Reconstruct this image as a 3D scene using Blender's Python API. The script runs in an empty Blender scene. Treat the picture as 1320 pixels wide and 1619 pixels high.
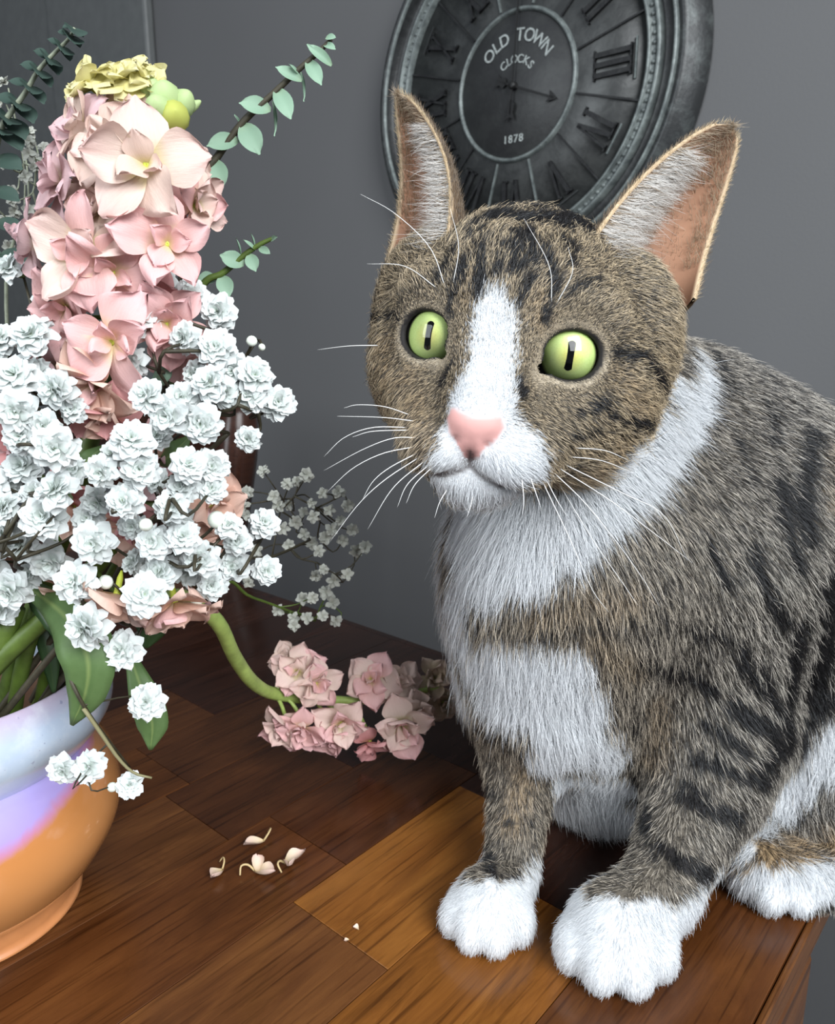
import bpy, bmesh, math, random
import numpy as np
from mathutils import Vector, Matrix
from mathutils.bvhtree import BVHTree

# ------------------------------------------------------------------ camera, world, lights, exposure
scene = bpy.context.scene
COL = scene.collection
FPX, CXP, CYP = 1228.0, 660.0, 809.5          # focal length and centre in pixels of the 1320 x 1619 frame
TH = math.radians(13.04)                       # camera looks down by this much
CAM_H = 0.24                                   # camera height above the table top

cam_data = bpy.data.cameras.new('camera')
cam_data.sensor_fit = 'HORIZONTAL'
cam_data.sensor_width = 36.0
cam_data.lens = FPX / 1320.0 * 36.0
cam_data.clip_start = 0.01
cam_data.dof.use_dof = True
cam_data.dof.focus_distance = 0.26
cam_data.dof.aperture_fstop = 40.0
cam = bpy.data.objects.new('camera', cam_data)
cam.location = (0, 0, CAM_H)
cam.rotation_euler = (math.radians(90) - TH, 0, 0)
COL.objects.link(cam)
scene.camera = cam

world = bpy.data.worlds.new('room_light')
scene.world = world
world.use_nodes = True
bg = world.node_tree.nodes['Background']
bg.inputs['Color'].default_value = (0.80, 0.88, 1.0, 1)
bg.inputs['Strength'].default_value = 0.38


def window_light(name, loc, target, sx, sy, power, color):
    l = bpy.data.lights.new(name, 'AREA')
    l.shape = 'RECTANGLE'
    l.size, l.size_y = sx, sy
    l.energy = power
    l.color = color
    o = bpy.data.objects.new(name, l)
    o.location = loc
    o.rotation_euler = (Vector(target) - Vector(loc)).to_track_quat('-Z', 'Y').to_euler()
    COL.objects.link(o)
    return o


# daylight from the window behind and to the right of the camera, and a smaller one further left
window_light('window_daylight', (0.82, -1.20, 1.22), (0.0, 0.35, 0.12), 1.1, 1.3, 72, (0.95, 0.98, 1.0))
window_light('side_window_daylight', (-1.5, -0.75, 0.85), (0.0, 0.35, 0.12), 0.8, 1.1, 26, (0.90, 0.96, 1.0))

scene.cycles.max_bounces = 4
scene.cycles.diffuse_bounces = 2
scene.cycles.glossy_bounces = 2
scene.cycles.transmission_bounces = 3
scene.cycles.transparent_max_bounces = 6
vs = scene.view_settings
vs.view_transform = 'Standard'
vs.look = 'None'
vs.gamma = 1.0
vs.exposure = 0.0
vs.use_curve_mapping = False

# ------------------------------------------------------------------ geometry helpers
RNG = np.random.default_rng(7)
random.seed(7)


def ray_dir(px, py):
    dx, dy = (px - CXP) / FPX, (CYP - py) / FPX
    return np.array([dx, math.cos(TH) + math.sin(TH) * dy, -math.sin(TH) + math.cos(TH) * dy])


CAM = np.array([0, 0, CAM_H])


def W(px, py, Y):
    """point of the place seen at a pixel of the photograph, Y metres in front of the camera"""
    d = ray_dir(px, py)
    return CAM + d * (Y / d[1])


def G(px, py, z=0.0):
    d = ray_dir(px, py)
    return CAM + d * ((z - CAM_H) / d[2])


def depth_of(p):
    p = np.asarray(p) - CAM
    return p[..., 1] * math.cos(TH) - p[..., 2] * math.sin(TH)


U2 = np.array([0.755, -0.656, 0.0]); U2 /= np.linalg.norm(U2)
V2 = np.array([0.656, 0.755, 0.0]); V2 -= U2 * (U2 @ V2); V2 /= np.linalg.norm(V2)
TABLE_ROT = math.atan2(U2[1], U2[0])


def uv(p):
    return float(p @ U2), float(p @ V2)


def obj(name, data, parent=None, mats=None, loc=None):
    o = bpy.data.objects.new(name, data)
    COL.objects.link(o)
    if parent is not None:
        o.parent = parent
    if mats is not None and data is not None:
        for m in (mats if isinstance(mats, (list, tuple)) else [mats]):
            data.materials.append(m)
    if loc is not None:
        o.location = loc
    return o


def empty(name, loc=(0, 0, 0), rotz=0.0):
    o = bpy.data.objects.new(name, None)
    o.empty_display_size = 0.02
    o.location = loc
    o.rotation_euler = (0, 0, rotz)
    COL.objects.link(o)
    return o


def tag(o, label, cat, group=None, kind=None):
    o['label'] = label
    o['category'] = cat
    if group:
        o['group'] = group
    if kind:
        o['kind'] = kind
    return o


def mesh_np(name, verts, faces, smooth=True):
    me = bpy.data.meshes.new(name)
    me.from_pydata([tuple(map(float, v)) for v in verts], [], [tuple(map(int, q)) for q in faces])
    if smooth:
        me.polygons.foreach_set('use_smooth', [True] * len(me.polygons))
    me.update()
    return me


class MB:
    """collects simple shapes into one mesh"""

    def __init__(self):
        self.v = []
        self.f = []

    def add(self, v, f):
        o = len(self.v)
        self.v += [tuple(map(float, p)) for p in v]
        self.f += [tuple(int(i) + o for i in q) for q in f]
        return self

    def box(self, c, s, R=None):
        x, y, z = (np.array(s) / 2)
        v = np.array([[-x, -y, -z], [x, -y, -z], [x, y, -z], [-x, y, -z], [-x, -y, z], [x, -y, z], [x, y, z], [-x, y, z]])
        if R is not None:
            v = v @ np.array(R).T
        return self.add(v + np.array(c), [(0, 3, 2, 1), (4, 5, 6, 7), (0, 1, 5, 4), (1, 2, 6, 5), (2, 3, 7, 6), (3, 0, 4, 7)])

    def prism(self, pts, z0, z1):
        n = len(pts)
        v = [(p[0], p[1], z0) for p in pts] + [(p[0], p[1], z1) for p in pts]
        f = [tuple(range(n - 1, -1, -1)), tuple(range(n, 2 * n))]
        f += [(i, (i + 1) % n, n + (i + 1) % n, n + i) for i in range(n)]
        return self.add(v, f)

    def tube(self, pts, rad, seg=6, cap=True):
        pts = np.asarray(pts, float)
        n = len(pts)
        rad = np.broadcast_to(np.asarray(rad, float), (n,))
        t = np.gradient(pts, axis=0)
        t /= np.linalg.norm(t, axis=1)[:, None] + 1e-12
        a = np.array([0, 0, 1.0]) if abs(t[0][2]) < 0.9 else np.array([1.0, 0, 0])
        v = []
        nrm = np.cross(t[0], a)
        nrm /= np.linalg.norm(nrm)
        for i in range(n):
            nrm = nrm - t[i] * (nrm @ t[i])
            nrm /= np.linalg.norm(nrm) + 1e-12
            b = np.cross(t[i], nrm)
            for k in range(seg):
                an = 2 * math.pi * k / seg
                v.append(pts[i] + rad[i] * (nrm * math.cos(an) + b * math.sin(an)))
        f = []
        for i in range(n - 1):
            for k in range(seg):
                k2 = (k + 1) % seg
                f.append((i * seg + k, i * seg + k2, (i + 1) * seg + k2, (i + 1) * seg + k))
        if cap:
            f.append(tuple(range(seg - 1, -1, -1)))
            f.append(tuple((n - 1) * seg + k for k in range(seg)))
        return self.add(v, f)

    def lathe(self, prof, seg=64, close=False):
        n = len(prof)
        v = []
        for r, z in prof:
            for k in range(seg):
                a = 2 * math.pi * k / seg
                v.append((r * math.cos(a), r * math.sin(a), z))
        f = []
        for i in range(n - 1):
            for k in range(seg):
                k2 = (k + 1) % seg
                f.append((i * seg + k, i * seg + k2, (i + 1) * seg + k2, (i + 1) * seg + k))
        return self.add(v, f)

    def build(self, name, mats, parent=None, smooth=True, loc=None):
        me = mesh_np(name, self.v, self.f, smooth)
        return obj(name, me, parent, mats, loc)


def spline(pts, n):
    """Catmull-Rom through the points"""
    pts = np.asarray(pts, float)
    if len(pts) == 2:
        s = np.linspace(0, 1, n)[:, None]
        return pts[0] * (1 - s) + pts[1] * s
    P = np.vstack([2 * pts[0] - pts[1], pts, 2 * pts[-1] - pts[-2]])
    m = len(pts) - 1
    out = []
    for s in np.linspace(0, m - 1e-9, n):
        i = int(s)
        t = s - i
        p0, p1, p2, p3 = P[i], P[i + 1], P[i + 2], P[i + 3]
        out.append(0.5 * (2 * p1 + (p2 - p0) * t + (2 * p0 - 5 * p1 + 4 * p2 - p3) * t * t + (3 * p1 - p0 - 3 * p2 + p3) * t ** 3))
    return np.array(out)


def bevel_mod(o, w, seg=2):
    m = o.modifiers.new('bevel', 'BEVEL')
    m.width = w
    m.segments = seg
    m.limit_method = 'ANGLE'
    return o


def frame_from(zdir, up=(0, 0, 1), roll=0.0):
    """rotation matrix whose local +Z looks along zdir"""
    z = Vector(zdir).normalized()
    u = Vector(up)
    if abs(z.dot(u)) > 0.97:
        u = Vector((1, 0, 0))
    x = u.cross(z).normalized()
    y = z.cross(x)
    M = Matrix((x, y, z)).transposed()
    return M @ Matrix.Rotation(roll, 3, 'Z')


def place(o, p, zdir, up=(0, 0, 1), roll=0.0, s=1.0):
    M = frame_from(zdir, up, roll).to_4x4()
    sc = Matrix.Diagonal((s, s, s, 1)) if np.isscalar(s) else Matrix.Diagonal((*s, 1))
    o.matrix_world = Matrix.Translation(Vector([float(q) for q in p])) @ M @ sc
    return o


# ------------------------------------------------------------------ material helpers
class NT:
    def __init__(self, name):
        self.m = bpy.data.materials.new(name)
        self.m.use_nodes = True
        self.t = self.m.node_tree
        self.bsdf = self.t.nodes['Principled BSDF']
        self.out = self.t.nodes['Material Output']

    def n(self, typ, **kw):
        nd = self.t.nodes.new(typ)
        for k, v in kw.items():
            if k.startswith('i_'):
                key = k[2:]
                nd.inputs[int(key) if key.isdigit() else key.replace('_', ' ')].default_value = v
            else:
                setattr(nd, k, v)
        return nd

    def l(self, a, b):
        self.t.links.new(a, b)

    def coord(self, scale=(1, 1, 1), kind='Object', rot=(0, 0, 0), loc=(0, 0, 0)):
        tc = self.n('ShaderNodeTexCoord')
        mp = self.n('ShaderNodeMapping')
        mp.inputs['Scale'].default_value = scale
        mp.inputs['Rotation'].default_value = rot
        mp.inputs['Location'].default_value = loc
        self.l(tc.outputs[kind], mp.inputs['Vector'])
        return mp.outputs[0]

    def noise(self, vec, scale=5.0, detail=3.0, rough=0.5, dist=0.0):
        nd = self.n('ShaderNodeTexNoise')
        nd.inputs['Scale'].default_value = scale
        nd.inputs['Detail'].default_value = detail
        nd.inputs['Roughness'].default_value = rough
        nd.inputs['Distortion'].default_value = dist
        if vec is not None:
            self.l(vec, nd.inputs['Vector'])
        return nd.outputs[0]

    def ramp(self, fac, stops):
        nd = self.n('ShaderNodeValToRGB')
        el = nd.color_ramp.elements
        while len(el) < len(stops):
            el.new(0.5)
        for e, (p, c) in zip(el, stops):
            e.position = p
            e.color = (c[0], c[1], c[2], 1)
        self.l(fac, nd.inputs[0])
        return nd.outputs[0]

    def mix(self, fac, a, b, mode='MIX'):
        nd = self.n('ShaderNodeMix', data_type='RGBA', blend_type=mode)
        for sock, val in ((nd.inputs[0], fac), (nd.inputs[6], a), (nd.inputs[7], b)):
            if hasattr(val, 'links'):
                self.l(val, sock)
            elif isinstance(val, (int, float)):
                sock.default_value = val
            else:
                sock.default_value = (val[0], val[1], val[2], 1)
        return nd.outputs[2]

    def bump(self, h, strength=0.3, dist=0.001):
        nd = self.n('ShaderNodeBump')
        nd.inputs['Strength'].default_value = strength
        nd.inputs['Distance'].default_value = dist
        self.l(h, nd.inputs['Height'])
        self.l(nd.outputs[0], self.bsdf.inputs['Normal'])

    def set(self, **kw):
        for k, v in kw.items():
            s = self.bsdf.inputs[k.replace('_', ' ')]
            if hasattr(v, 'links'):
                self.l(v, s)
            elif isinstance(v, (tuple, list)) and len(v) == 3 and s.type == 'RGBA':
                s.default_value = (*v, 1)
            else:
                s.default_value = v
        return self


def srgb(r, g, b):
    f = lambda c: (c / 255 / 12.92) if c / 255 <= 0.04045 else ((c / 255 + 0.055) / 1.055) ** 2.4
    return (f(r), f(g), f(b))


def simple(name, col, rough=0.5, var=0.0, scale=60.0, bump=0.0, **kw):
    t = NT(name)
    if var > 0 or bump > 0:
        nz = t.noise(t.coord(), scale, 4, 0.6)
        c2 = tuple(max(0, c * (1 - var)) for c in col)
        c3 = tuple(min(1, c * (1 + var)) for c in col)
        t.set(Base_Color=t.ramp(nz, [(0.3, c2), (0.7, c3)]))
        if bump > 0:
            t.bump(nz, bump, 0.0006)
    else:
        t.set(Base_Color=col)
    t.set(Roughness=rough, **kw)
    return t.m

# ------------------------------------------------------------------ the room
FLOOR_Z = -0.75
WALL_V = 0.95
t = NT('wall_paint')
nz = t.noise(t.coord(), 260, 3, 0.6)
nz2 = t.noise(t.coord(), 3, 2, 0.5)
t.set(Base_Color=t.mix(nz2, (0.106, 0.106, 0.108), (0.128, 0.129, 0.132)), Roughness=0.62)
t.bump(nz, 0.25, 0.0006)
M_WALL = t.m
t = NT('trim_paint')
nz = t.noise(t.coord(), 40, 3, 0.6)
t.set(Base_Color=t.ramp(nz, [(0.3, (0.104, 0.110, 0.110)), (0.7, (0.122, 0.129, 0.128))]), Roughness=0.5)
M_TRIM = t.m
t = NT('floor_boards')
vec = t.coord((1, 12, 1))
nz = t.noise(vec, 6, 5, 0.6)
t.set(Base_Color=t.ramp(nz, [(0.3, (0.028, 0.03, 0.032)), (0.7, (0.06, 0.063, 0.066))]), Roughness=0.45)
M_FLOOR = t.m


def struct(o):
    o['kind'] = 'structure'
    return o


def uvz(u, v, z):
    return U2 * u + V2 * v + np.array([0, 0, z])


room = dict(loc=(0, 0, 0))


def room_box(name, u0, u1, v0, v1, z0, z1, mat, bev=0.0):
    b = MB().box(((u0 + u1) / 2, (v0 + v1) / 2, (z0 + z1) / 2), (u1 - u0, v1 - v0, z1 - z0))
    o = b.build(name, mat, smooth=False)
    o.rotation_euler = (0, 0, TABLE_ROT)
    if bev:
        bevel_mod(o, bev)
    return struct(o)


room_box('floor', -3.2, 2.2, -2.2, WALL_V, FLOOR_Z - 0.05, FLOOR_Z, M_FLOOR)
room_box('wall_left', -3.3, -3.2, -2.2, WALL_V + 0.1, FLOOR_Z, 1.75, M_WALL)
room_box('wall_back', -3.2, 2.2, WALL_V, WALL_V + 0.1, FLOOR_Z, 1.75, M_WALL)


def wall_u(px, py, v=WALL_V):
    d = ray_dir(px, py)
    k = v / (d @ V2)
    return uv(CAM + d * k)[0], (CAM + d * k)[2]


uA = wall_u(231, 60, WALL_V - 0.022)[0]
uB = wall_u(74, 60, WALL_V - 0.022)[0]
o = room_box('trim_1', uB + 0.006, uA, WALL_V - 0.022, WALL_V - 0.0005, FLOOR_Z, 1.70, M_TRIM, 0.006)
o = room_box('door_1', uB - 0.80, uB, WALL_V - 0.014, WALL_V - 0.0005, FLOOR_Z, 1.62, M_TRIM, 0.003)
room_box('baseboard_back', uA + 0.001, 2.2, WALL_V - 0.016, WALL_V - 0.0005, FLOOR_Z, FLOOR_Z + 0.11, M_TRIM, 0.004)

# ------------------------------------------------------------------ the table
TU1, TV1 = -0.0598, 0.427           # right and back edge of the table top
TU0, TV0 = -1.42, -0.62


def wood(name, light, mid, dark, seed, rough=0.22):
    t = NT(name)
    info = t.n('ShaderNodeObjectInfo')
    add = t.n('ShaderNodeVectorMath', operation='ADD')
    mul = t.n('ShaderNodeVectorMath', operation='SCALE')
    comb = t.n('ShaderNodeCombineXYZ')
    for k in range(3):
        t.l(info.outputs['Random'], comb.inputs[k])
    t.l(comb.outputs[0], mul.inputs[0])
    mul.inputs['Scale'].default_value = 7.3 + seed
    v0 = t.coord((1, 0.15, 1), kind='Object')
    t.l(v0, add.inputs[0])
    t.l(mul.outputs[0], add.inputs[1])
    n1 = t.noise(add.outputs[0], 62, 7, 0.68, 1.6)
    v1 = t.coord((1, 0.25, 1), kind='Object')
    add2 = t.n('ShaderNodeVectorMath', operation='ADD')
    t.l(v1, add2.inputs[0])
    t.l(mul.outputs[0], add2.inputs[1])
    n2 = t.noise(add2.outputs[0], 22, 4, 0.55, 1.2)
    v3 = t.coord((1, 0.03, 1), kind='Object')
    n3 = t.noise(v3, 480, 3, 0.6)
    c1 = t.ramp(n1, [(0.30, dark), (0.52, mid), (0.74, light)])
    c2 = t.ramp(n2, [(0.28, tuple(q * 0.45 for q in mid)), (0.5, mid), (0.78, light)])
    c = t.mix(0.5, c1, c2)
    pores = t.ramp(n3, [(0.33, (0.35, 0.3, 0.28)), (0.47, (1, 1, 1))])
    c = t.mix(0.75, c, pores, 'MULTIPLY')
    t.set(Base_Color=c, Roughness=t.ramp(n2, [(0.2, (rough * 0.8,) * 3), (0.8, (rough * 1.5,) * 3)]))
    t.set(Specular_IOR_Level=0.30, Coat_Weight=0.06, Coat_Roughness=0.10)
    t.bump(n3, 0.10, 0.0003)
    return t.m


WD = {  # dark and deep also carry the shade painted on the table's back
    'dark': wood('wood_dark_and_shade', (0.115, 0.042, 0.014), (0.064, 0.022, 0.008), (0.026, 0.009, 0.004), 1),
    'red': wood('wood_red', (0.165, 0.060, 0.016), (0.096, 0.032, 0.009), (0.038, 0.012, 0.004), 2),
    'gold': wood('wood_gold', (0.34, 0.140, 0.028), (0.20, 0.072, 0.013), (0.065, 0.021, 0.005), 3),
    'brown': wood('wood_brown', (0.20, 0.080, 0.022), (0.110, 0.040, 0.012), (0.045, 0.015, 0.006), 4),
    'deep': wood('wood_deep_and_shade', (0.056, 0.019, 0.010), (0.030, 0.0105, 0.006), (0.013, 0.005, 0.003), 5),
}
M_GROUT = simple('joint_shadow', (0.02, 0.009, 0.005), 0.5)

table = empty('dining_table', (0, 0, FLOOR_Z), TABLE_ROT)
tag(table, 'dark reddish-brown wooden dining table made of glossy planks', 'table')
TT = 0.0 - FLOOR_Z                               # top in table-local z
sub = MB().box(((TU0 + TU1) / 2, (TV0 + TV1) / 2, TT - 0.016), (TU1 - TU0 - 0.002, TV1 - TV0 - 0.002, 0.022)).build('underlay', M_GROUT, table, smooth=False)
prng = random.Random(5)
SW = 0.0561
u = -0.2304 + 3 * SW
cols = []
edges = [TU1]
x = -0.1743 + SW * 1.0
edges = [TU1, -0.1182]
x = -0.1182
while x > TU0 + 0.02:
    x -= SW
    edges.append(max(x, TU0))
plank_cache = {}
# lengths of the staves: explicit where joints are seen; the darker back ends paint shade
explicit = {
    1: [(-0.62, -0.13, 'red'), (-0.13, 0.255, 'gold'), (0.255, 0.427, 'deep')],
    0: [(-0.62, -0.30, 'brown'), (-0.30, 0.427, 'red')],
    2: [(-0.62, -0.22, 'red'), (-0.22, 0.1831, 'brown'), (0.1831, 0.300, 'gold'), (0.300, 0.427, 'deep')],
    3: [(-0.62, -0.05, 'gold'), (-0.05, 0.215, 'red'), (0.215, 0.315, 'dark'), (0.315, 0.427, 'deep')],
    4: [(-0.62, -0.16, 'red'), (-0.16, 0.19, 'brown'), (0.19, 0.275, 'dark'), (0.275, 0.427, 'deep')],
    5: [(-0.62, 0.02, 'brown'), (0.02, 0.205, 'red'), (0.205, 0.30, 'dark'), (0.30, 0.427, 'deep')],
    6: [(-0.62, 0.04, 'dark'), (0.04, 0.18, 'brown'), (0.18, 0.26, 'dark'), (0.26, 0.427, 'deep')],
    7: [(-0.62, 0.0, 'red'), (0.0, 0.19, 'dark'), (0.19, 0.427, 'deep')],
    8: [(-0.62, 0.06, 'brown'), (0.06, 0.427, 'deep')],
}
for c in range(len(edges) - 1):
    u1, u0 = edges[c], edges[c + 1]
    if c in explicit:
        segs = explicit[c]
    else:
        segs = []
        v = TV0
        while v < TV1 - 0.01:
            L = prng.uniform(0.28, 0.5)
            v2 = v + L if v + L < TV1 - 0.12 else TV1
            segs.append((v, v2, prng.choice(['dark', 'deep', 'deep'] if v2 > 0.2 else ['dark', 'red', 'brown'])))  # darker tones towards the back, for the shade there
            v = v2
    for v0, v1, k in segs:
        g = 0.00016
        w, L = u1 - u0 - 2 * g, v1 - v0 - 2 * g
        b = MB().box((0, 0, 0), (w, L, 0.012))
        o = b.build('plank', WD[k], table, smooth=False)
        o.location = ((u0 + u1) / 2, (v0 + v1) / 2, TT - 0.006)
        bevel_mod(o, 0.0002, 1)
# edge band, apron and legs
ap = MB()
band = MB().box((TU1 + 0.0016, (TV0 + TV1) / 2, TT - 0.0095), (0.0028, TV1 - TV0 + 0.0, 0.0165)).build('edge_band', WD['brown'], table, smooth=False)
bevel_mod(band, 0.0008)
band = MB().box(((TU0 + TU1) / 2, TV1 + 0.0045, TT - 0.014), (TU1 - TU0, 0.009, 0.027)).build('edge_band', WD['deep'], table, smooth=False)
bevel_mod(band, 0.002)
for (cu, cv) in ((TU1 - 0.032, 0.3266 - 0.035), (TU1 - 0.032, TV0 + 0.06), (TU0 + 0.05, TV1 - 0.05), (TU0 + 0.05, TV0 + 0.06)):
    lg = MB()
    lg.box((cu, cv, (TT - 0.0178) / 2), (0.07, 0.07, TT - 0.0178))
    bevel_mod(lg.build('leg', WD['brown'], table, smooth=False), 0.004)
for (a, b_) in (((TU0 + 0.086, TV1 - 0.06, TU1 - 0.02, TV1 - 0.04)), ((TU0 + 0.086, TV0 + 0.05, TU1 - 0.066, TV0 + 0.07))) and []:
    pass
MB().box(((TU0 + TU1) / 2, TV1 - 0.05, TT - 0.068), (TU1 - TU0 - 0.17, 0.02, 0.08)).build('apron', WD['dark'], table, smooth=False)
MB().box((TU1 - 0.03, -0.15, TT - 0.068), (0.02, 0.70, 0.08)).build('apron', WD['brown'], table, smooth=False)

# ------------------------------------------------------------------ chair behind the table
chair = empty('dining_chair', tuple(uvz(*uv(W(312, 700, 0.80))[:2], FLOOR_Z)), TABLE_ROT)
tag(chair, 'dark brown wooden chair standing behind the table, partly behind the flowers', 'chair')
cz = -FLOOR_Z
for s in (0, 1):
    x = -0.38 * s
    pts = spline([(x, 0.03, 0.0), (x, 0.0, 0.42), (x, 0.02, 0.70), (x, 0.045, 0.85), (x, 0.055, 0.925)], 14)
    b = MB().tube(pts, np.interp(np.linspace(0, 1, 14), [0, 0.5, 0.8, 0.93, 1], [0.016, 0.019, 0.024, 0.021, 0.009]), 10)
    b.build('back_post', WD['deep'], chair)
for z0, z1 in ((0.84, 0.91), (0.62, 0.66)):
    MB().box((-0.19, 0.035, (z0 + z1) / 2), (0.36, 0.018, z1 - z0)).build('back_rail', WD['deep'], chair, smooth=False)
for k in range(4):
    MB().box((-0.07 - 0.08 * k, 0.035, 0.75), (0.025, 0.010, 0.2)).build('back_slat', WD['deep'], chair, smooth=False)
bevel_mod(MB().box((-0.19, -0.20, 0.44), (0.43, 0.42, 0.035)).build('seat', WD['deep'], chair, smooth=False), 0.01)
for x in (-0.37, -0.01):
    MB().box((x, -0.38, 0.21), (0.035, 0.035, 0.42)).build('leg', WD['deep'], chair, smooth=False)

# ------------------------------------------------------------------ wall clock
CK_V = WALL_V - 0.020
ck_u, ck_z = wall_u(815, 137, CK_V)
clock = bpy.data.objects.new('wall_clock', None)
COL.objects.link(clock)
clock.matrix_world = Matrix.Translation(Vector(uvz(ck_u, WALL_V - 0.001, ck_z))) @ Matrix(
    ((U2[0], 0, -V2[0]), (U2[1], 0, -V2[1]), (0, 1, 0))).to_4x4() @ Matrix.Diagonal((0.905, 0.905, 1, 1))
tag(clock, 'large round distressed dark grey metal wall clock with raised Roman numerals', 'clock')


def clock_xy(px, py):
    u_, z_ = wall_u(px, py, CK_V)
    return (u_ - ck_u) / 0.905, (z_ - ck_z) / 0.905


def metal(name, base, hi, sc=50, lo=0.45, hi_p=0.62, rough=0.42):
    t = NT(name)
    n1 = t.noise(t.coord(), sc, 6, 0.7, 0.4)
    n2 = t.noise(t.coord(), sc * 5, 3, 0.6)
    c = t.ramp(n1, [(lo, base), (hi_p, hi)])
    t.set(Base_Color=c, Roughness=rough, Metallic=0.25)
    t.bump(n2, 0.35, 0.0008)
    return t.m


M_CK_DARK = metal('clock_dark', (0.020, 0.021, 0.022), (0.042, 0.045, 0.045), 30)
M_CK_FACE = metal('clock_face', (0.030, 0.032, 0.032), (0.055, 0.058, 0.057), 24)
M_CK_DISC = metal('clock_disc', (0.030, 0.031, 0.032), (0.040, 0.042, 0.042), 30, rough=0.5)
M_CK_SILV = metal('clock_patina', (0.085, 0.098, 0.098), (0.23, 0.26, 0.25), 60, 0.35, 0.7)
M_CK_RIM = metal('clock_rim', (0.028, 0.030, 0.031), (0.12, 0.135, 0.132), 45, 0.48, 0.85)
M_CK_TXT = simple('clock_lettering', (0.33, 0.36, 0.35), 0.6, 0.4, 300)
M_CK_HAND = simple('clock_hand_black', (0.006, 0.006, 0.006), 0.5)
M_CK_NUM = metal('clock_numeral', (0.010, 0.010, 0.011), (0.022, 0.023, 0.023), 80)

ZD = 0.019                                       # dial level above the wall
MB().lathe([(0.0005, ZD), (0.10, ZD), (0.212, ZD), (0.212, 0.0), (0.0005, 0.0)], 96).build('dial', M_CK_FACE, clock)
MB().lathe([(0.0005, ZD + 0.002), (0.0945, ZD + 0.002), (0.0960, ZD + 0.0006)], 96).build('centre_disc', M_CK_DISC, clock)
MB().lathe([(0.0955, ZD), (0.0965, ZD + 0.004), (0.099, ZD + 0.0055), (0.1015, ZD + 0.004), (0.1028, ZD)], 96).build('inner_ring', M_CK_SILV, clock)
MB().lathe([(0.2045, ZD), (0.206, ZD + 0.008), (0.2085, ZD + 0.0095), (0.2105, ZD + 0.008), (0.2110, ZD + 0.004), (0.2185, ZD + 0.004), (0.2190, ZD + 0.008),
            (0.2215, ZD + 0.0098), (0.2245, ZD + 0.008), (0.226, ZD)], 128).build('bead_channel', M_CK_SILV, clock)
bead = MB()
for k in range(120):
    a = 2 * math.pi * k / 120
    ctr = np.array([0.2148 * math.cos(a), 0.2148 * math.sin(a), ZD + 0.0052])
    rr = 0.0031
    vv = [ctr + rr * np.array(q) for q in ((1, 0, 0), (.7, .7, 0), (0, 1, 0), (-.7, .7, 0), (-1, 0, 0), (-.7, -.7, 0), (0, -1, 0), (.7, -.7, 0), (0, 0, 1))]
    bead.add(vv, [(i, (i + 1) % 8, 8) for i in range(8)])
bo = bead.build('bead_ring', M_CK_SILV, clock)
bo['kind'] = 'stuff'
MB().lathe([(0.2255, ZD), (0.229, ZD + 0.001), (0.235, ZD - 0.002), (0.241, ZD + 0.004), (0.2435, ZD + 0.012)], 128).build('rim_channel', M_CK_DARK, clock)
MB().lathe([(0.2430, ZD + 0.006), (0.2440, ZD + 0.014), (0.2465, ZD + 0.0165), (0.2490, ZD + 0.0145), (0.2500, ZD + 0.008)], 128).build('rim_ridge', M_CK_SILV, clock)
MB().lathe([(0.2495, ZD + 0.010), (0.2535, ZD + 0.0125), (0.2580, ZD + 0.0125), (0.2610, ZD + 0.009), (0.2660, ZD + 0.005), (0.2740, ZD - 0.004), (0.2780, ZD - 0.010), (0.2790, 0.0005)], 128).build('outer_rim', M_CK_RIM, clock)

ROMAN = ['XII', 'I', 'II', 'III', 'IIII', 'V', 'VI', 'VII', 'VIII', 'IX', 'X', 'XI']
ROMAN[4] = 'IV'


def numeral(txt, h, z0, z1):
    b = MB()
    wid = {'I': 0.0125, 'V': 0.026, 'X': 0.026}
    tot = sum(wid[c] for c in txt)
    x = -tot / 2
    th, sf = 0.0062, 0.0018

    def bar(x0, x1, y0, y1, w):
        b.prism([(x0 - w / 2, y0), (x0 + w / 2, y0), (x1 + w / 2, y1), (x1 - w / 2, y1)], z0, z1)
    for c in txt:
        w = wid[c]
        m = x + w / 2
        if c == 'I':
            bar(m, m, 0, h, th)
            bar(m, m, 0, sf * 1.4, w * 0.95)
            bar(m, m, h - sf * 1.4, h, w * 0.95)
        elif c == 'V':
            bar(m, x + 0.0045, 0, h, th)
            bar(m + 0.001, x + w - 0.004, 0, h, th * 0.55)
            bar(x + 0.0045, x + 0.0045, h - sf * 1.4, h, 0.011)
            bar(x + w - 0.004, x + w - 0.004, h - sf * 1.4, h, 0.009)
        else:
            bar(x + w - 0.0045, x + 0.0045, 0, h, th)
            bar(x + 0.0045, x + w - 0.0045, 0, h, th * 0.55)
            for xx in (x + 0.0045, x + w - 0.0045):
                bar(xx, xx, h - sf * 1.4, h, 0.010)
                bar(xx, xx, 0, sf * 1.4, 0.010)
        x += w
    return b


for k, txt in enumerate(ROMAN):
    a = -2 * math.pi * k / 12
    o = numeral(txt, 0.056, 0.0, 0.0045).build('numeral', M_CK_NUM, clock, smooth=False)
    r = 0.1275
    o.location = (-math.sin(a) * r, math.cos(a) * r, ZD)
    o.rotation_euler = (0, 0, a)
    o2 = MB().box((0, 0, 0.001), (0.040 if k % 3 else 0.05, 0.0022, 0.0035)).build('numeral_ledge', M_CK_SILV if k in (3, 6, 0, 4) else M_CK_FACE, clock, smooth=False)
    o2.location = (-math.sin(a) * 0.1885, math.cos(a) * 0.1885, ZD)
    o2.rotation_euler = (0, 0, a)
    a2 = a - math.pi / 12
    o = MB().box((0, 0.154, 0.001), (0.0026, 0.098, 0.0035)).build('divider', M_CK_SILV if k in (5, 6, 0, 11) else M_CK_NUM, clock, smooth=False)
    o.location = (0, 0, ZD)
    o.rotation_euler = (0, 0, a2)


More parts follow.
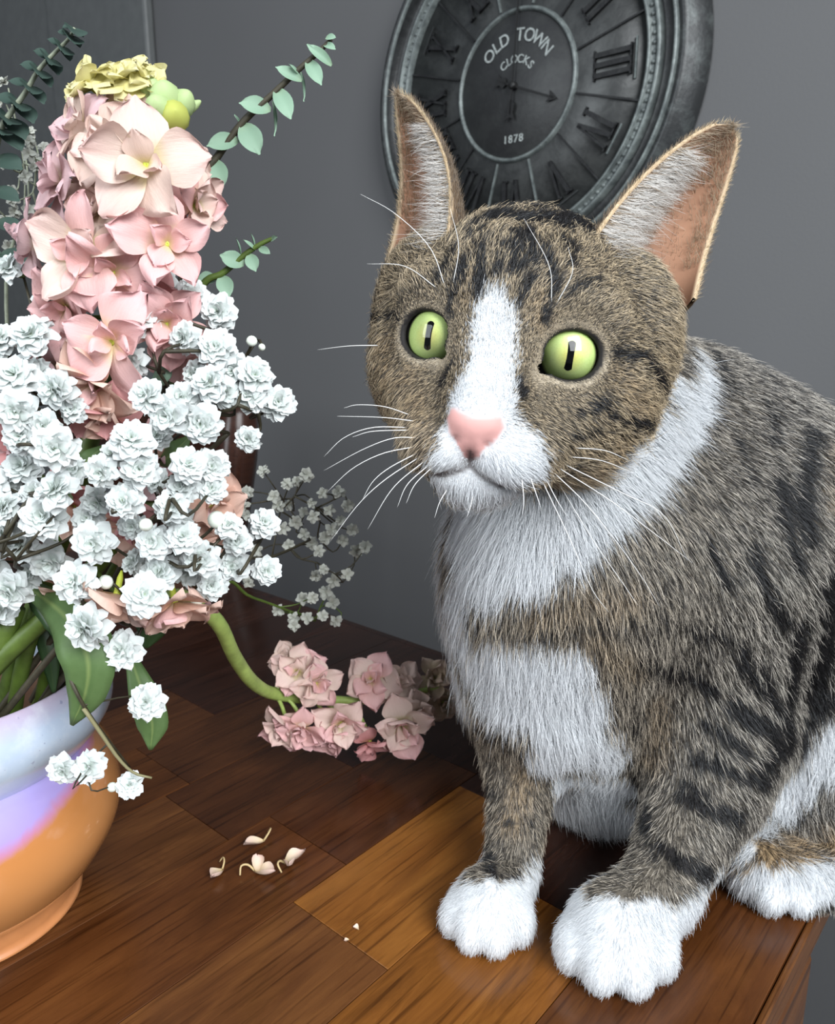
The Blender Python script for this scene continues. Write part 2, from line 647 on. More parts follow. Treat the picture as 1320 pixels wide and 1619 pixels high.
def text_mesh(txt, size, extrude=0.0004):
    cu = bpy.data.curves.new('lettering', 'FONT')
    cu.body = txt
    cu.size = size
    cu.align_x = 'CENTER'
    cu.extrude = extrude
    cu.offset = 0.00018
    o = bpy.data.objects.new('lettering_tmp', cu)
    COL.objects.link(o)
    dg = bpy.context.evaluated_depsgraph_get()
    me = bpy.data.meshes.new_from_object(o.evaluated_get(dg))
    bpy.data.objects.remove(o)
    me.materials.clear()
    return me


def arc_text(txt, size, r, step_deg, mid_deg=0.0):
    b = MB()
    ang = 0.0
    adv = [step_deg * (0.62 if ch == ' ' else (1.22 if ch == 'W' else (0.8 if ch == 'L' else 1.0))) for ch in txt]
    tot = sum(adv)
    cur = -tot / 2
    for ch, w in zip(txt, adv):
        aa = math.radians(mid_deg + cur + w / 2)
        cur += w
        if ch == ' ':
            continue
        me = text_mesh(ch, size)
        R = Matrix.Rotation(-aa, 4, 'Z')
        T = Matrix.Translation((math.sin(aa) * r, math.cos(aa) * r, 0))
        vv = [T @ R @ v.co for v in me.vertices]
        b.add(vv, [tuple(p.vertices) for p in me.polygons])
        bpy.data.meshes.remove(me)
    return b


def letters(b, z):
    o = b.build('lettering', M_CK_TXT, clock, smooth=False)
    o.location = (0, 0, z)
    return o


letters(arc_text('OLD TOWN', 0.0235, 0.0585, 14.6, 5.0), ZD + 0.0026)
letters(arc_text('CLOCKS', 0.0155, 0.0305, 17.5, 8.0), ZD + 0.0026)
b = MB()
for k, ch in enumerate('1878'):
    me = text_mesh(ch, 0.0150)
    b.add([(v.co.x + (k - 1.5) * 0.0092, v.co.y - 0.0755, v.co.z) for v in me.vertices], [tuple(p.vertices) for p in me.polygons])
letters(b, ZD + 0.0026)


def clock_hand(tip, tail, w, name, z):
    tip, tail = np.array(tip), np.array(tail)
    L = np.linalg.norm(tip)
    Lt = np.linalg.norm(tail)
    d = tip / L
    n = np.array([-d[1], d[0]])
    b = MB()

    def poly(pts):
        b.prism([tuple(d * a + n * c) for a, c in pts], z, z + 0.0012)
    poly([(-Lt * 0.85, -w * .5), (L * 0.93, -w * .4), (L * 0.93, w * .4), (-Lt * 0.85, w * .5)])
    poly([(L * 0.80, -w * 2.6), (L, 0), (L * 0.80, w * 2.6), (L * 0.84, 0)])
    poly([(-Lt * .55, -w * 2.4), (-Lt * .40, 0), (-Lt * .55, w * 2.4), (-Lt * .8, w * 1.6), (-Lt, w * 3.0), (-Lt * .92, 0), (-Lt, -w * 3.0), (-Lt * .8, -w * 1.6)])
    return b.build(name, M_CK_HAND, clock, smooth=False)


mt = np.array(clock_xy(822, 40)); mt = mt / np.linalg.norm(mt) * 0.150
ht = np.array(clock_xy(884, 157))
clock_hand(mt, clock_xy(808, 192), 0.0028, 'minute_hand', ZD + 0.0075)
clock_hand(ht, clock_xy(789, 131), 0.0030, 'hour_hand', ZD + 0.0050)
MB().lathe([(0.0055, ZD + 0.002), (0.0055, ZD + 0.010), (0.004, ZD + 0.0112), (0.0003, ZD + 0.0112)], 20).build('hub', M_CK_HAND, clock)

# ------------------------------------------------------------------ the cat
# head pose (head-local: x to the cat's left, y out of the nose, z up)
HA, HB, HC = -0.246, -0.0207, 0.1331
HT = np.array([0.0336, 0.2842, 0.2325])


def _rot(a, b, c):
    Rz = np.array([[math.cos(a), -math.sin(a), 0], [math.sin(a), math.cos(a), 0], [0, 0, 1]])
    Rx = np.array([[1, 0, 0], [0, math.cos(b), -math.sin(b)], [0, math.sin(b), math.cos(b)]])
    Ry = np.array([[math.cos(c), 0, math.sin(c)], [0, 1, 0], [-math.sin(c), 0, math.cos(c)]])
    return Rz @ Rx @ Ry


HR = _rot(HA, HB, HC) @ np.diag([1.0, -1.0, 1.0])     # head-local -> world directions


def hd(p):
    return HR @ np.asarray(p, float) + HT


def hdir(d):
    d = HR @ np.asarray(d, float)
    return d / np.linalg.norm(d)


# --- signed distance field of the body on a grid that is finer around the head
def axis(lo, f0, f1, hi, coarse, fine):
    a = np.arange(lo, f0, coarse)
    b = np.arange(f0, f1, fine)
    c = np.arange(f1, hi, coarse)
    return np.concatenate([a, b, c]).astype(np.float32)


GX = axis(-0.045, -0.035, 0.105, 0.335, 0.0026, 0.00125)
GY = axis(0.195, 0.205, 0.335, 0.475, 0.0026, 0.00125)
GZ = axis(-0.006, 0.172, 0.30, 0.31, 0.0022, 0.00125)
FIELD = np.full((len(GX), len(GY), len(GZ)), 0.06, np.float32)


def _window(lo, hi, m):
    sl = []
    for ax, a, b in zip((GX, GY, GZ), lo, hi):
        sl.append(slice(max(0, int(np.searchsorted(ax, a - m)) - 1), min(len(ax), int(np.searchsorted(ax, b + m)) + 1)))
    return tuple(sl)


def _merge(sl, d, k, op):
    f = FIELD[sl]
    if op == 'u':
        h = np.maximum(k - np.abs(f - d), 0) / k
        FIELD[sl] = np.minimum(f, d) - h * h * k * 0.25
    else:
        d = -d
        h = np.maximum(k - np.abs(f - d), 0) / k
        FIELD[sl] = np.maximum(f, d) + h * h * k * 0.25


def ell(c, r, R=None, k=0.008, op='u'):
    """ellipsoid; R holds its axes as columns"""
    c = np.asarray(c, float)
    r = np.asarray(r, float) * np.ones(3)
    R = np.eye(3) if R is None else np.asarray(R)
    ext = np.sqrt(((R * r) ** 2).sum(1))
    sl = _window(c - ext, c + ext, k + 0.006)
    X, Y, Z = np.meshgrid(GX[sl[0]] - c[0], GY[sl[1]] - c[1], GZ[sl[2]] - c[2], indexing='ij', sparse=True)
    k0 = 0
    k1 = 0
    for i in range(3):
        q = (X * R[0, i] + Y * R[1, i] + Z * R[2, i]).astype(np.float32)
        k0 = k0 + (q / r[i]) ** 2
        k1 = k1 + (q / r[i] ** 2) ** 2
    k0 = np.sqrt(k0)
    d = k0 * (k0 - 1) / (np.sqrt(k1) + 1e-6)
    _merge(sl, d.astype(np.float32), k, op)


def rcone(a, ra, b, rb, k=0.012, op='u'):
    a = np.asarray(a, float)
    b = np.asarray(b, float)
    lo = np.minimum(a - ra, b - rb)
    hi = np.maximum(a + ra, b + rb)
    sl = _window(lo, hi, k + 0.006)
    X, Y, Z = np.meshgrid(GX[sl[0]] - a[0], GY[sl[1]] - a[1], GZ[sl[2]] - a[2], indexing='ij', sparse=True)
    ab = b - a
    L2 = float(ab @ ab) + 1e-12
    t = np.clip((X * ab[0] + Y * ab[1] + Z * ab[2]) / L2, 0, 1).astype(np.float32)
    d = np.sqrt((X - t * ab[0]) ** 2 + (Y - t * ab[1]) ** 2 + (Z - t * ab[2]) ** 2) - (ra + (rb - ra) * t)
    _merge(sl, d.astype(np.float32), k, op)


def hell(c, r, k=0.008, op='u', R=None):
    RR = HR if R is None else R
    ell(hd(c), r, RR, k, op)


def hrc(a, ra, b, rb, k=0.008, op='u'):
    rcone(hd(a), ra, hd(b), rb, k, op)


# trunk
rcone(W(930, 650, 0.338), 0.046, W(905, 890, 0.322), 0.048, 0.02)
rcone(W(905, 890, 0.322), 0.049, W(880, 1060, 0.320), 0.040, 0.02)
rcone(W(905, 930, 0.335), 0.048, W(1110, 830, 0.362), 0.060, 0.025)
rcone(W(1110, 830, 0.362), 0.060, W(1285, 915, 0.392), 0.066, 0.025)
rcone(W(1080, 690, 0.360), 0.040, W(1290, 885, 0.395), 0.064, 0.025)
rcone(W(1285, 915, 0.392), 0.066, W(1400, 1050, 0.385), 0.058, 0.025)
rcone(W(930, 1110, 0.345), 0.040, W(1220, 1120, 0.375), 0.055, 0.02)
# the cat's left shoulder and foreleg
rcone(W(1110, 930, 0.335), 0.040, W(1125, 1150, 0.318), 0.029, 0.022)
rcone(W(1125, 1150, 0.318), 0.029, W(1118, 1235, 0.305), 0.0225, 0.012)
rcone(W(1118, 1235, 0.305), 0.0225, W(1038, 1418, 0.268), 0.0130, 0.008)
# the cat's right foreleg
rcone(W(845, 1070, 0.328), 0.028, W(828, 1190, 0.318), 0.0165, 0.016)
rcone(W(828, 1190, 0.318), 0.0160, W(806, 1392, 0.287), 0.0092, 0.008)
# haunch, knee, hind foot
ell(W(1375, 1260, 0.345), (0.047, 0.05, 0.052), None, 0.02)
rcone(W(1350, 1270, 0.335), 0.040, W(1215, 1335, 0.316), 0.0185, 0.014)
rcone(G(1330, 1390, 0.013), 0.012, G(1268, 1398, 0.010), 0.0090, 0.008)
rcone(W(1215, 1335, 0.316), 0.0165, G(1200, 1375, 0.012), 0.011, 0.01)
rcone(G(1200, 1376, 0.012), 0.010, G(1262, 1388, 0.011), 0.010, 0.010)
ell(W(955, 1240, 0.348), (0.026, 0.022, 0.017), None, 0.022)


def paw(front, fwd, s, toes):
    fwd = np.array([fwd[0], fwd[1], 0.0]); fwd /= np.linalg.norm(fwd)
    lat = np.array([-fwd[1], fwd[0], 0.0])
    R = np.stack([lat, fwd, np.array([0, 0, 1.0])], 1)
    base = np.asarray(front, float)
    c = base - fwd * 0.021 * s
    ell(c + [0, 0, 0.0105 * s], (0.0150 * s, 0.0165 * s, 0.0102 * s), R, 0.005)
    for la, fo, rr in toes:
        ell(c + lat * la * s + fwd * fo * s + [0, 0, 0.0080 * s], (rr * s, rr * 1.45 * s, 0.0078 * s), R, 0.0034)
    return c


TOES = [(-0.0132, 0.0045, 0.0056), (-0.0050, 0.0105, 0.0062), (0.0050, 0.0105, 0.0062), (0.0132, 0.0035, 0.0056)]
lp = G(760, 1533)
rp = G(978, 1606)
pc1 = paw(lp, (-0.22, -1.0), 1.0, TOES)
pc2 = paw(rp, (-0.16, -1.0), 1.22, TOES)
rcone(pc1 + [0, 0, 0.014], 0.0115, W(806, 1385, 0.287), 0.0098, 0.008)
rcone(pc2 + [0, 0, 0.018], 0.0145, W(1038, 1412, 0.268), 0.0132, 0.008)
hp = G(1246, 1440)
hf = np.array([-0.25, -1.0, 0]); hf /= np.linalg.norm(hf)
hl = np.array([-hf[1], hf[0], 0])
for tx_, ty_ in ((1216, 1411), (1262, 1414), (1296, 1398)):
    ell(G(tx_, ty_, 0.0078), (0.0064, 0.0100, 0.0076), np.stack([hl, hf, np.array([0, 0, 1.0])], 1), 0.0022)

# head
hell((0, -0.012, 0.0135), (0.0405, 0.046, 0.0375), 0.014)
hell((0, 0.010, -0.006), (0.040, 0.034, 0.033), 0.014)
for s in (-1, 1):
    hell((s * (0.0270 if s > 0 else 0.0205), 0.004, -0.017 if s > 0 else -0.0135), (0.0225, 0.028, 0.0210), 0.014)
    hell((s * (0.0300 if s > 0 else 0.0268), -0.004, -0.001), (0.0205, 0.030, 0.0230), 0.014)
    hell((s * 0.0360, -0.012, 0.022), (0.0150, 0.016, 0.0170), 0.012)
    hell((s * (0.0450 if s > 0 else 0.0415), -0.010, 0.010), (0.0090, 0.016, 0.0150), 0.012)
    hell((s * 0.0200, 0.0235, 0.0175), (0.0140, 0.0120, 0.0085), 0.010)
hrc((0, 0.022, 0.022), 0.0160, (0, 0.0490, -0.0125), 0.0112, 0.010)
for s in (-1, 1):
    hell((s * 0.0105, 0.0425, -0.0300), (0.0140, 0.0160, 0.0110), 0.007)
    hell((s * (0.0190 if s > 0 else 0.0165), 0.0310, -0.0190), (0.0140, 0.0140, 0.0120), 0.012)
hell((0, 0.0395, -0.0400), (0.0120, 0.0125, 0.0078), 0.006)
hell((0, 0.0560, -0.0195), (0.0078, 0.0060, 0.0052), 0.0045)
hell((0, 0.0545, -0.0245), (0.0048, 0.0055, 0.0050), 0.003)
# eyes: gaze towards the viewer, lids and openings
EYES = []
for s in (-1, 1):
    surf = np.array([s * 0.0226, 0.0349, 0.0027])
    gz = np.array([s * 0.30, 0.95, 0.04]); gz /= np.linalg.norm(gz)
    lt = np.cross(gz, [0, 0, 1]); lt /= np.linalg.norm(lt)
    lt = lt if lt[0] * s > 0 else -lt               # pointing outwards
    up = np.cross(lt, gz); up = up if up[2] > 0 else -up
    # almond tilt: the outer corner sits higher
    ct, st = math.cos(0.16), math.sin(0.16)
    lt2, up2 = lt * ct + up * st, up * ct - lt * st
    Rw = HR @ np.stack([lt2, up2, gz], 1)
    ell(hd(surf - gz * 0.0035), (0.0128, 0.0112, 0.0060), Rw, 0.005)
    ell(hd(surf + gz * 0.002), (0.0092, 0.0073, 0.0085), Rw, 0.0016, 's')
    ell(hd(surf - lt2 * 0.0092 - up2 * 0.0036 + gz * 0.0005), (0.0046, 0.0022, 0.006), Rw, 0.0014, 's')
    ell(hd(surf - gz * 0.0117), 0.0133, None, 0.001, 's')
    EYES.append(dict(s=s, surf=hd(surf), gz=hdir(gz), lt=hdir(lt2), up=hdir(up2)))
# nostrils, philtrum, mouth line
for s in (-1, 1):
    hell((s * 0.0052, 0.0605, -0.0250), (0.0021, 0.0026, 0.0011), 0.001, 's')
    mp = [(0, 0.0560, -0.0335), (s * 0.006, 0.0545, -0.0372), (s * 0.013, 0.0490, -0.0388), (s * 0.020, 0.0410, -0.0370), (s * 0.0245, 0.0330, -0.0330)]
    for a, b in zip(mp[:-1], mp[1:]):
        hrc(a, 0.0014, b, 0.0014, 0.0018, 's')
hrc((0, 0.0600, -0.0255), 0.0009, (0, 0.0575, -0.0335), 0.0010, 0.0015, 's')


def surface_nets(F, xs, ys, zs):
    S = F < 0
    nx, ny, nz = F.shape
    c = np.zeros((nx - 1, ny - 1, nz - 1), np.uint8)
    for i in (0, 1):
        for j in (0, 1):
            for k in (0, 1):
                c += S[i:nx - 1 + i, j:ny - 1 + j, k:nz - 1 + k]
    idx = np.argwhere((c > 0) & (c < 8))
    I, J, K = idx.T
    acc = np.zeros((len(idx), 3))
    cnt = np.zeros(len(idx))
    corner = [(i, j, k) for i in (0, 1) for j in (0, 1) for k in (0, 1)]
    val = {q: F[I + q[0], J + q[1], K + q[2]].astype(np.float64) for q in corner}
    for q in corner:
        for a in range(3):
            if q[a] == 0:
                q2 = tuple(q[m] + (m == a) for m in range(3))
                v0, v1 = val[q], val[q2]
                cr = (v0 < 0) != (v1 < 0)
                t = np.where(cr, v0 / np.where(v0 == v1, 1, v0 - v1), 0)
                p = np.stack([xs[I + q[0]], ys[J + q[1]], zs[K + q[2]]], 1).astype(np.float64)
                step = ((xs[I + 1] - xs[I]), (ys[J + 1] - ys[J]), (zs[K + 1] - zs[K]))[a]
                p[:, a] += t * step
                acc[cr] += p[cr]
                cnt[cr] += 1
    V = acc / cnt[:, None]
    vid = -np.ones(c.shape, np.int64)
    vid[I, J, K] = np.arange(len(idx))
    faces = []
    for a in range(3):
        s0 = [slice(None)] * 3
        s1 = [slice(None)] * 3
        s0[a] = slice(0, -1)
        s1[a] = slice(1, None)
        A, B = S[tuple(s0)], S[tuple(s1)]
        e = np.argwhere(A != B)
        b1, b2 = (a + 1) % 3, (a + 2) % 3
        lim = np.array(c.shape)
        ok = (e[:, b1] >= 1) & (e[:, b2] >= 1) & (e[:, b1] < lim[b1]) & (e[:, b2] < lim[b2])
        e = e[ok]
        flip = ~A[tuple(e.T)]
        q = []
        for o1, o2 in ((1, 1), (0, 1), (0, 0), (1, 0)):
            g = e.copy()
            g[:, b1] -= o1
            g[:, b2] -= o2
            q.append(vid[tuple(g.T)])
        q = np.stack(q, 1)
        q[flip] = q[flip][:, ::-1]
        faces.append(q)
    return V, np.concatenate(faces)


CV, CF = surface_nets(FIELD, GX, GY, GZ)
del FIELD


def smooth_mesh(V, F, it=2, lam=0.4):
    e = np.concatenate([F[:, [0, 1]], F[:, [1, 2]], F[:, [2, 3]], F[:, [3, 0]]])
    for _ in range(it):
        s = np.zeros_like(V)
        n = np.zeros(len(V))
        np.add.at(s, e[:, 0], V[e[:, 1]])
        np.add.at(s, e[:, 1], V[e[:, 0]])
        np.add.at(n, e[:, 0], 1)
        np.add.at(n, e[:, 1], 1)
        V = V + lam * (s / np.maximum(n, 1)[:, None] - V)
    return V


CV = smooth_mesh(CV, CF, 2, 0.35)
CV[:, 2] = np.maximum(CV[:, 2], 0.0006)
NB = len(CV)

# --- ears: cupped cones with a rim, part of the same mesh
EARS = []


def ear(s, base, tip, opening, r0, half, nu=26, nv=25, thick=0.0013, tipk=0.52):
    base, tip, opening = (np.array([q[0] * s, q[1], q[2]]) for q in (base, tip, opening))
    ax = tip - base
    H = np.linalg.norm(ax)
    ax = ax / H
    o = opening - ax * (opening @ ax)
    o /= np.linalg.norm(o)
    w = np.cross(ax, o)
    w = w if w[0] * s > 0 else -w                    # towards the outer (lateral) edge
    us = np.linspace(0.0, 1.0, nu)
    fs = np.linspace(-1, 1, nv)

    def pt(u_, f_, off):
        u0 = -0.16 + 0.27 * max(f_, 0.0) ** 1.5            # the outer edge starts higher on the head
        u_ = u0 + (1 - u0) * u_
        rr = r0 * (max(0.0, 1 - u_) ** tipk) * (1.0 if u_ > 0 else 1 + 0.35 * u_)
        ha = half * (1 - 0.35 * max(u_, 0))
        an = f_ * ha
        rr2 = max(rr - off, 0.0004)
        bulge = 0.006 * math.sin(math.pi * min(max(u_, 0), 1)) * (-1)
        p = base + ax * (u_ * H) + (w * math.sin(an) * rr2 * 1.0 - o * (math.cos(an) - 0.35) * rr2 * 0.72) + o * bulge
        return hd(p)
    V, info = [], []
    for side in (0, 1):
        for u_ in us:
            for f_ in fs:
                V.append(pt(u_, f_, thick if side == 1 else 0.0))
                info.append((side, u_, f_))
    F = []
    n = nu * nv
    flipw = s < 0
    for side in (0, 1):
        for i in range(nu - 1):
            for j in range(nv - 1):
                q = [side * n + i * nv + j, side * n + i * nv + j + 1, side * n + (i + 1) * nv + j + 1, side * n + (i + 1) * nv + j]
                if (side == 1) != flipw:
                    q = q[::-1]
                F.append(q)
    for i in range(nu - 1):
        for j in (0, nv - 1):
            q = [i * nv + j, (i + 1) * nv + j, n + (i + 1) * nv + j, n + i * nv + j]
            if (j == nv - 1) != flipw:
                q = q[::-1]
            F.append(q)
    EARS.append(dict(s=s, pt=pt, us=us, fs=fs, ax=hdir(ax), o=hdir(o), w=hdir(w), H=H, thick=thick))
    return np.array(V), np.array(F), np.array(info)


eV1, eF1, eI1 = ear(-1, (0.0375, -0.009, 0.0290), (0.0592, -0.0175, 0.0868), (0.66, 0.74, 0.0), 0.0222, 1.68)
eV2, eF2, eI2 = ear(1, (0.0370, -0.010, 0.0300), (0.0598, -0.0185, 0.0850), (0.36, 0.90, 0.0), 0.0230, 1.72, tipk=0.43)
ALLV = np.concatenate([CV, eV1, eV2])
ALLF = np.concatenate([CF, eF1 + len(CV), eF2 + len(CV) + len(eV1)])

# --- where things lie on the coat: points of the photograph dropped onto the body surface
BODY_BVH = BVHTree.FromPolygons([tuple(v) for v in ALLV.tolist()], [tuple(q) for q in ALLF.tolist()])
HEAD_PTS_OK = True


def on_body(px, py):
    d = Vector(ray_dir(px, py)).normalized()
    hit = BODY_BVH.ray_cast(Vector(CAM), d)
    if hit[0] is None:
        # just outside the outline: nearest surface point to the ray
        best = None
        for Y in np.linspace(0.22, 0.40, 28):
            n = BODY_BVH.find_nearest(Vector(W(px, py, Y)))
            if best is None or n[3] < best[1]:
                best = (n[0], n[3])
        return np.array(best[0])
    return np.array(hit[0])


def discs(lst):
    C, R = [], []
    for px, py, r in lst:
        p = on_body(px, py)
        C.append(p)
        R.append(r * depth_of(p) / FPX)
    return C, R


def strokes(lst):
    C, R = [], []
    for w, pts in lst:
        pts = np.array(pts, float)
        L = np.linalg.norm(np.diff(pts, axis=0), axis=1).sum()
        n = max(2, int(L / max(3.0, w * 0.5)))
        for q in spline(np.c_[pts, np.zeros(len(pts))], n):
            p = on_body(q[0], q[1])
            C.append(p)
            R.append(w * 0.5 * depth_of(p) / FPX)
    return C, R


WHITE = discs([
    (787, 452, 9), (783, 470, 20), (781, 492, 34), (779, 518, 40), (777, 548, 42), (772, 580, 43), (768, 610, 50), (764, 640, 60), (762, 670, 66),
    (740, 700, 54), (790, 700, 58), (826, 712, 42), (716, 735, 42), (760, 750, 55), (815, 742, 46), (850, 738, 28), (750, 780, 60), (800, 785, 45), (700, 770, 30),
    (700, 830, 46), (740, 840, 62), (800, 840, 66), (860, 840, 62), (900, 850, 62), (760, 905, 66), (830, 895, 62), (700, 900, 40), (930, 820, 56),
    (975, 790, 52), (1020, 755, 50), (1060, 715, 48), (1090, 675, 46), (1108, 640, 42), (1115, 605, 32), (1112, 575, 20), (990, 720, 40), (1040, 680, 40), (1070, 620, 25),
    (725, 960, 40), (690, 930, 34), (694, 970, 34), (702, 1040, 34), (716, 1080, 30), (684, 880, 30), (735, 1010, 38), (715, 1000, 36), (755, 1060, 46), (800, 1060, 50), (855, 1062, 48), (900, 1065, 42), (790, 1110, 54), (850, 1115, 60), (905, 1125, 60),
    (900, 1175, 58), (940, 1190, 46), (965, 1205, 34), (870, 1200, 40), (930, 1270, 60), (900, 1265, 40), (960, 1300, 50), (920, 1310, 40), (890, 1290, 30), (985, 1290, 30), (900, 1235, 40), (950, 1240, 40), (985, 1250, 30), (740, 1110, 30),
    (775, 1460, 62), (735, 1440, 46), (755, 1480, 60), (810, 1450, 50), (820, 1425, 34), (790, 1500, 50), (770, 1425, 34),
    (960, 1500, 75), (1000, 1520, 88), (1040, 1490, 58), (935, 1470, 40), (960, 1455, 30), (1000, 1465, 34), (1060, 1465, 30), (960, 1560, 60), (1020, 1560, 60),
    (1320, 1180, 34), (1292, 1215, 34), (1262, 1248, 32), (1232, 1280, 30), (1200, 1312, 28), (1170, 1345, 26), (1145, 1375, 26), (1130, 1398, 26),
    (1170, 1402, 26), (1210, 1398, 24), (1250, 1420, 44), (1225, 1430, 34), (1285, 1415, 34), (1310, 1392, 30), (1318, 1405, 30), (1296, 1400, 34),
])
BLACK = strokes([
    (19, [(757, 466), (762, 415), (764, 366)]), (16, [(710, 490), (722, 445), (738, 410)]), (17, [(816, 478), (830, 456), (842, 436)]),
    (20, [(864, 504), (875, 455), (868, 410)]), (13, [(788, 432), (791, 376)]), (18, [(846, 412), (838, 366)]), (16, [(905, 420), (890, 370)]), (12, [(690, 440), (712, 405)]),
    (16, [(810, 425), (815, 370)]), (15, [(740, 380), (752, 350)]), (12, [(893, 470), (915, 452), (945, 440)]), (10, [(700, 425), (725, 385)]),
    (62, [(790, 340), (830, 345), (880, 348), (915, 352)]), (40, [(800, 325), (900, 335)]), (26, [(778, 372), (800, 385)]), (26, [(838, 378), (858, 392)]), (24, [(888, 378), (905, 392)]), (18, [(820, 395), (826, 415)]),
    (20, [(976, 556), (1018, 565), (1037, 593), (1050, 622)]), (13, [(968, 659), (1008, 666), (1040, 672)]), (5, [(920, 655), (968, 632)]), (6, [(905, 690), (945, 680)]),
    (15, [(592, 503), (615, 502), (640, 498)]), (17, [(823, 606), (830, 618)]), (14, [(717, 570), (706, 590), (700, 604)]),
    (22, [(1050, 1063), (1093, 1069), (1133, 1097)]), (14, [(1010, 1045), (1060, 1060)]), (30, [(1160, 1120), (1200, 1145), (1263, 1185)]), (20, [(1120, 1150), (1180, 1190)]),
    (24, [(1105, 1206), (1150, 1220), (1205, 1240)]), (28, [(1080, 1262), (1120, 1282), (1168, 1296)]), (28, [(1046, 1342), (1080, 1368), (1120, 1382)]),
    (22, [(1006, 1230), (1014, 1270), (1022, 1310)]), (13, [(1025, 1330), (1040, 1360)]), (12, [(996, 1156), (1013, 1130)]), (12, [(1080, 1240), (1115, 1255)]),  # the short stroke at the armpit paints shade, the rest are stripes
    (19, [(752, 1143), (800, 1165), (850, 1190)]), (20, [(768, 1345), (775, 1375)]), (12, [(760, 1250), (790, 1260)]), (8, [(800, 1300), (840, 1305)]), (14, [(785, 1385), (830, 1392)]),
    (6, [(832, 1006), (900, 1002), (990, 992), (1070, 984)]), (16, [(1090, 1000), (1140, 1010), (1180, 1030)]),
    (34, [(1285, 690), (1272, 780), (1278, 850)]), (26, [(1235, 770), (1245, 830), (1262, 900)]), (24, [(1190, 870), (1210, 930), (1240, 990)]), (18, [(1120, 860), (1150, 930)]),
    (50, [(1310, 930), (1300, 1020), (1285, 1090)]), (44, [(1262, 1000), (1250, 1080), (1240, 1140)]), (36, [(1305, 1110), (1255, 1165), (1205, 1220)]), (16, [(1170, 700), (1190, 760)]),
    (14, [(1130, 560), (1160, 620)]), (14, [(1215, 640), (1225, 700)]), (20, [(1205, 1060), (1225, 1120)]), (20, [(1170, 1040), (1200, 1090)]),
])
TAN = strokes([
    (26, [(975, 705), (930, 745), (895, 768)]), (20, [(870, 738), (855, 752)]), (30, [(660, 640), (662, 680), (672, 715)]), (30, [(640, 600), (650, 640)]), (26, [(610, 550), (615, 600)]),
    (40, [(1185, 1360), (1240, 1345), (1310, 1340)]), (22, [(855, 500), (850, 470)]), (20, [(735, 470), (745, 440)]), (26, [(985, 600), (1020, 650)]),
    (44, [(1030, 1110), (1040, 1150), (1035, 1200)]), (40, [(850, 965), (930, 955), (1000, 950)]), (40, [(830, 1230), (810, 1300)]), (36, [(940, 1010), (1000, 1060)]), (30, [(1318, 720), (1315, 800)]),
])


HIND_TAN = strokes([(62, [(1175, 1365), (1240, 1348), (1320, 1342)])])


def cat_marks(*ms):
    C = np.array([c for m in ms for c in m[0]])
    R = np.array([r for m in ms for r in m[1]])
    return C, R


def mark_dist(P, M, chunk=20000):
    C, R = np.array(M[0]), np.array(M[1])
    out = np.empty(len(P))
    for i in range(0, len(P), chunk):
        p = P[i:i + chunk]
        d2 = (p ** 2).sum(1)[:, None] + (C ** 2).sum(1)[None] - 2 * p @ C.T
        out[i:i + chunk] = (np.sqrt(np.maximum(d2, 0)) - R).min(1)
    return out


_nr = np.random.default_rng(3)
_ND = _nr.normal(size=(14, 3)); _ND /= np.linalg.norm(_ND, axis=1)[:, None]
_NP = _nr.uniform(0, 6.28, 14)


def fnoise(P, freq):
    a = np.zeros(len(P))
    for k in range(14):
        a += np.sin(P @ _ND[k] * freq * (0.6 + 0.09 * k) * 6.28 + _NP[k] + 1.3 * np.sin(P @ _ND[(k + 5) % 14] * freq * 4 + _NP[(k + 3) % 14]))
    return a / 14 * 1.9


def sstep(a, b, x):
    t = np.clip((x - a) / (b - a), 0, 1)
    return t * t * (3 - 2 * t)


EYE_C = np.array([e['surf'] for e in EYES])


def eye_dist(P):
    """distance from each point to the nearer eye centre, measured in the plane of the lids (as a ratio of the opening)"""
    out = np.full(len(P), 9.0)
    for e in EYES:
        q = P - e['surf']
        a = (q @ e['lt']) / 0.0092
        b = (q @ e['up']) / 0.0074
        c = (q @ e['gz']) / 0.012
        ic = np.sqrt(((q @ e['lt']) + 0.0112) ** 2 + ((q @ e['up']) + 0.0050) ** 2 + (q @ e['gz']) ** 2) / 0.0036
        d = np.sqrt(a * a + b * b + c * c)
        out = np.minimum(out, d)
        out = np.minimum(out, 0.85 + 0.25 * ic)
    return out


def head_local(P):
    return (P - HT) @ HR


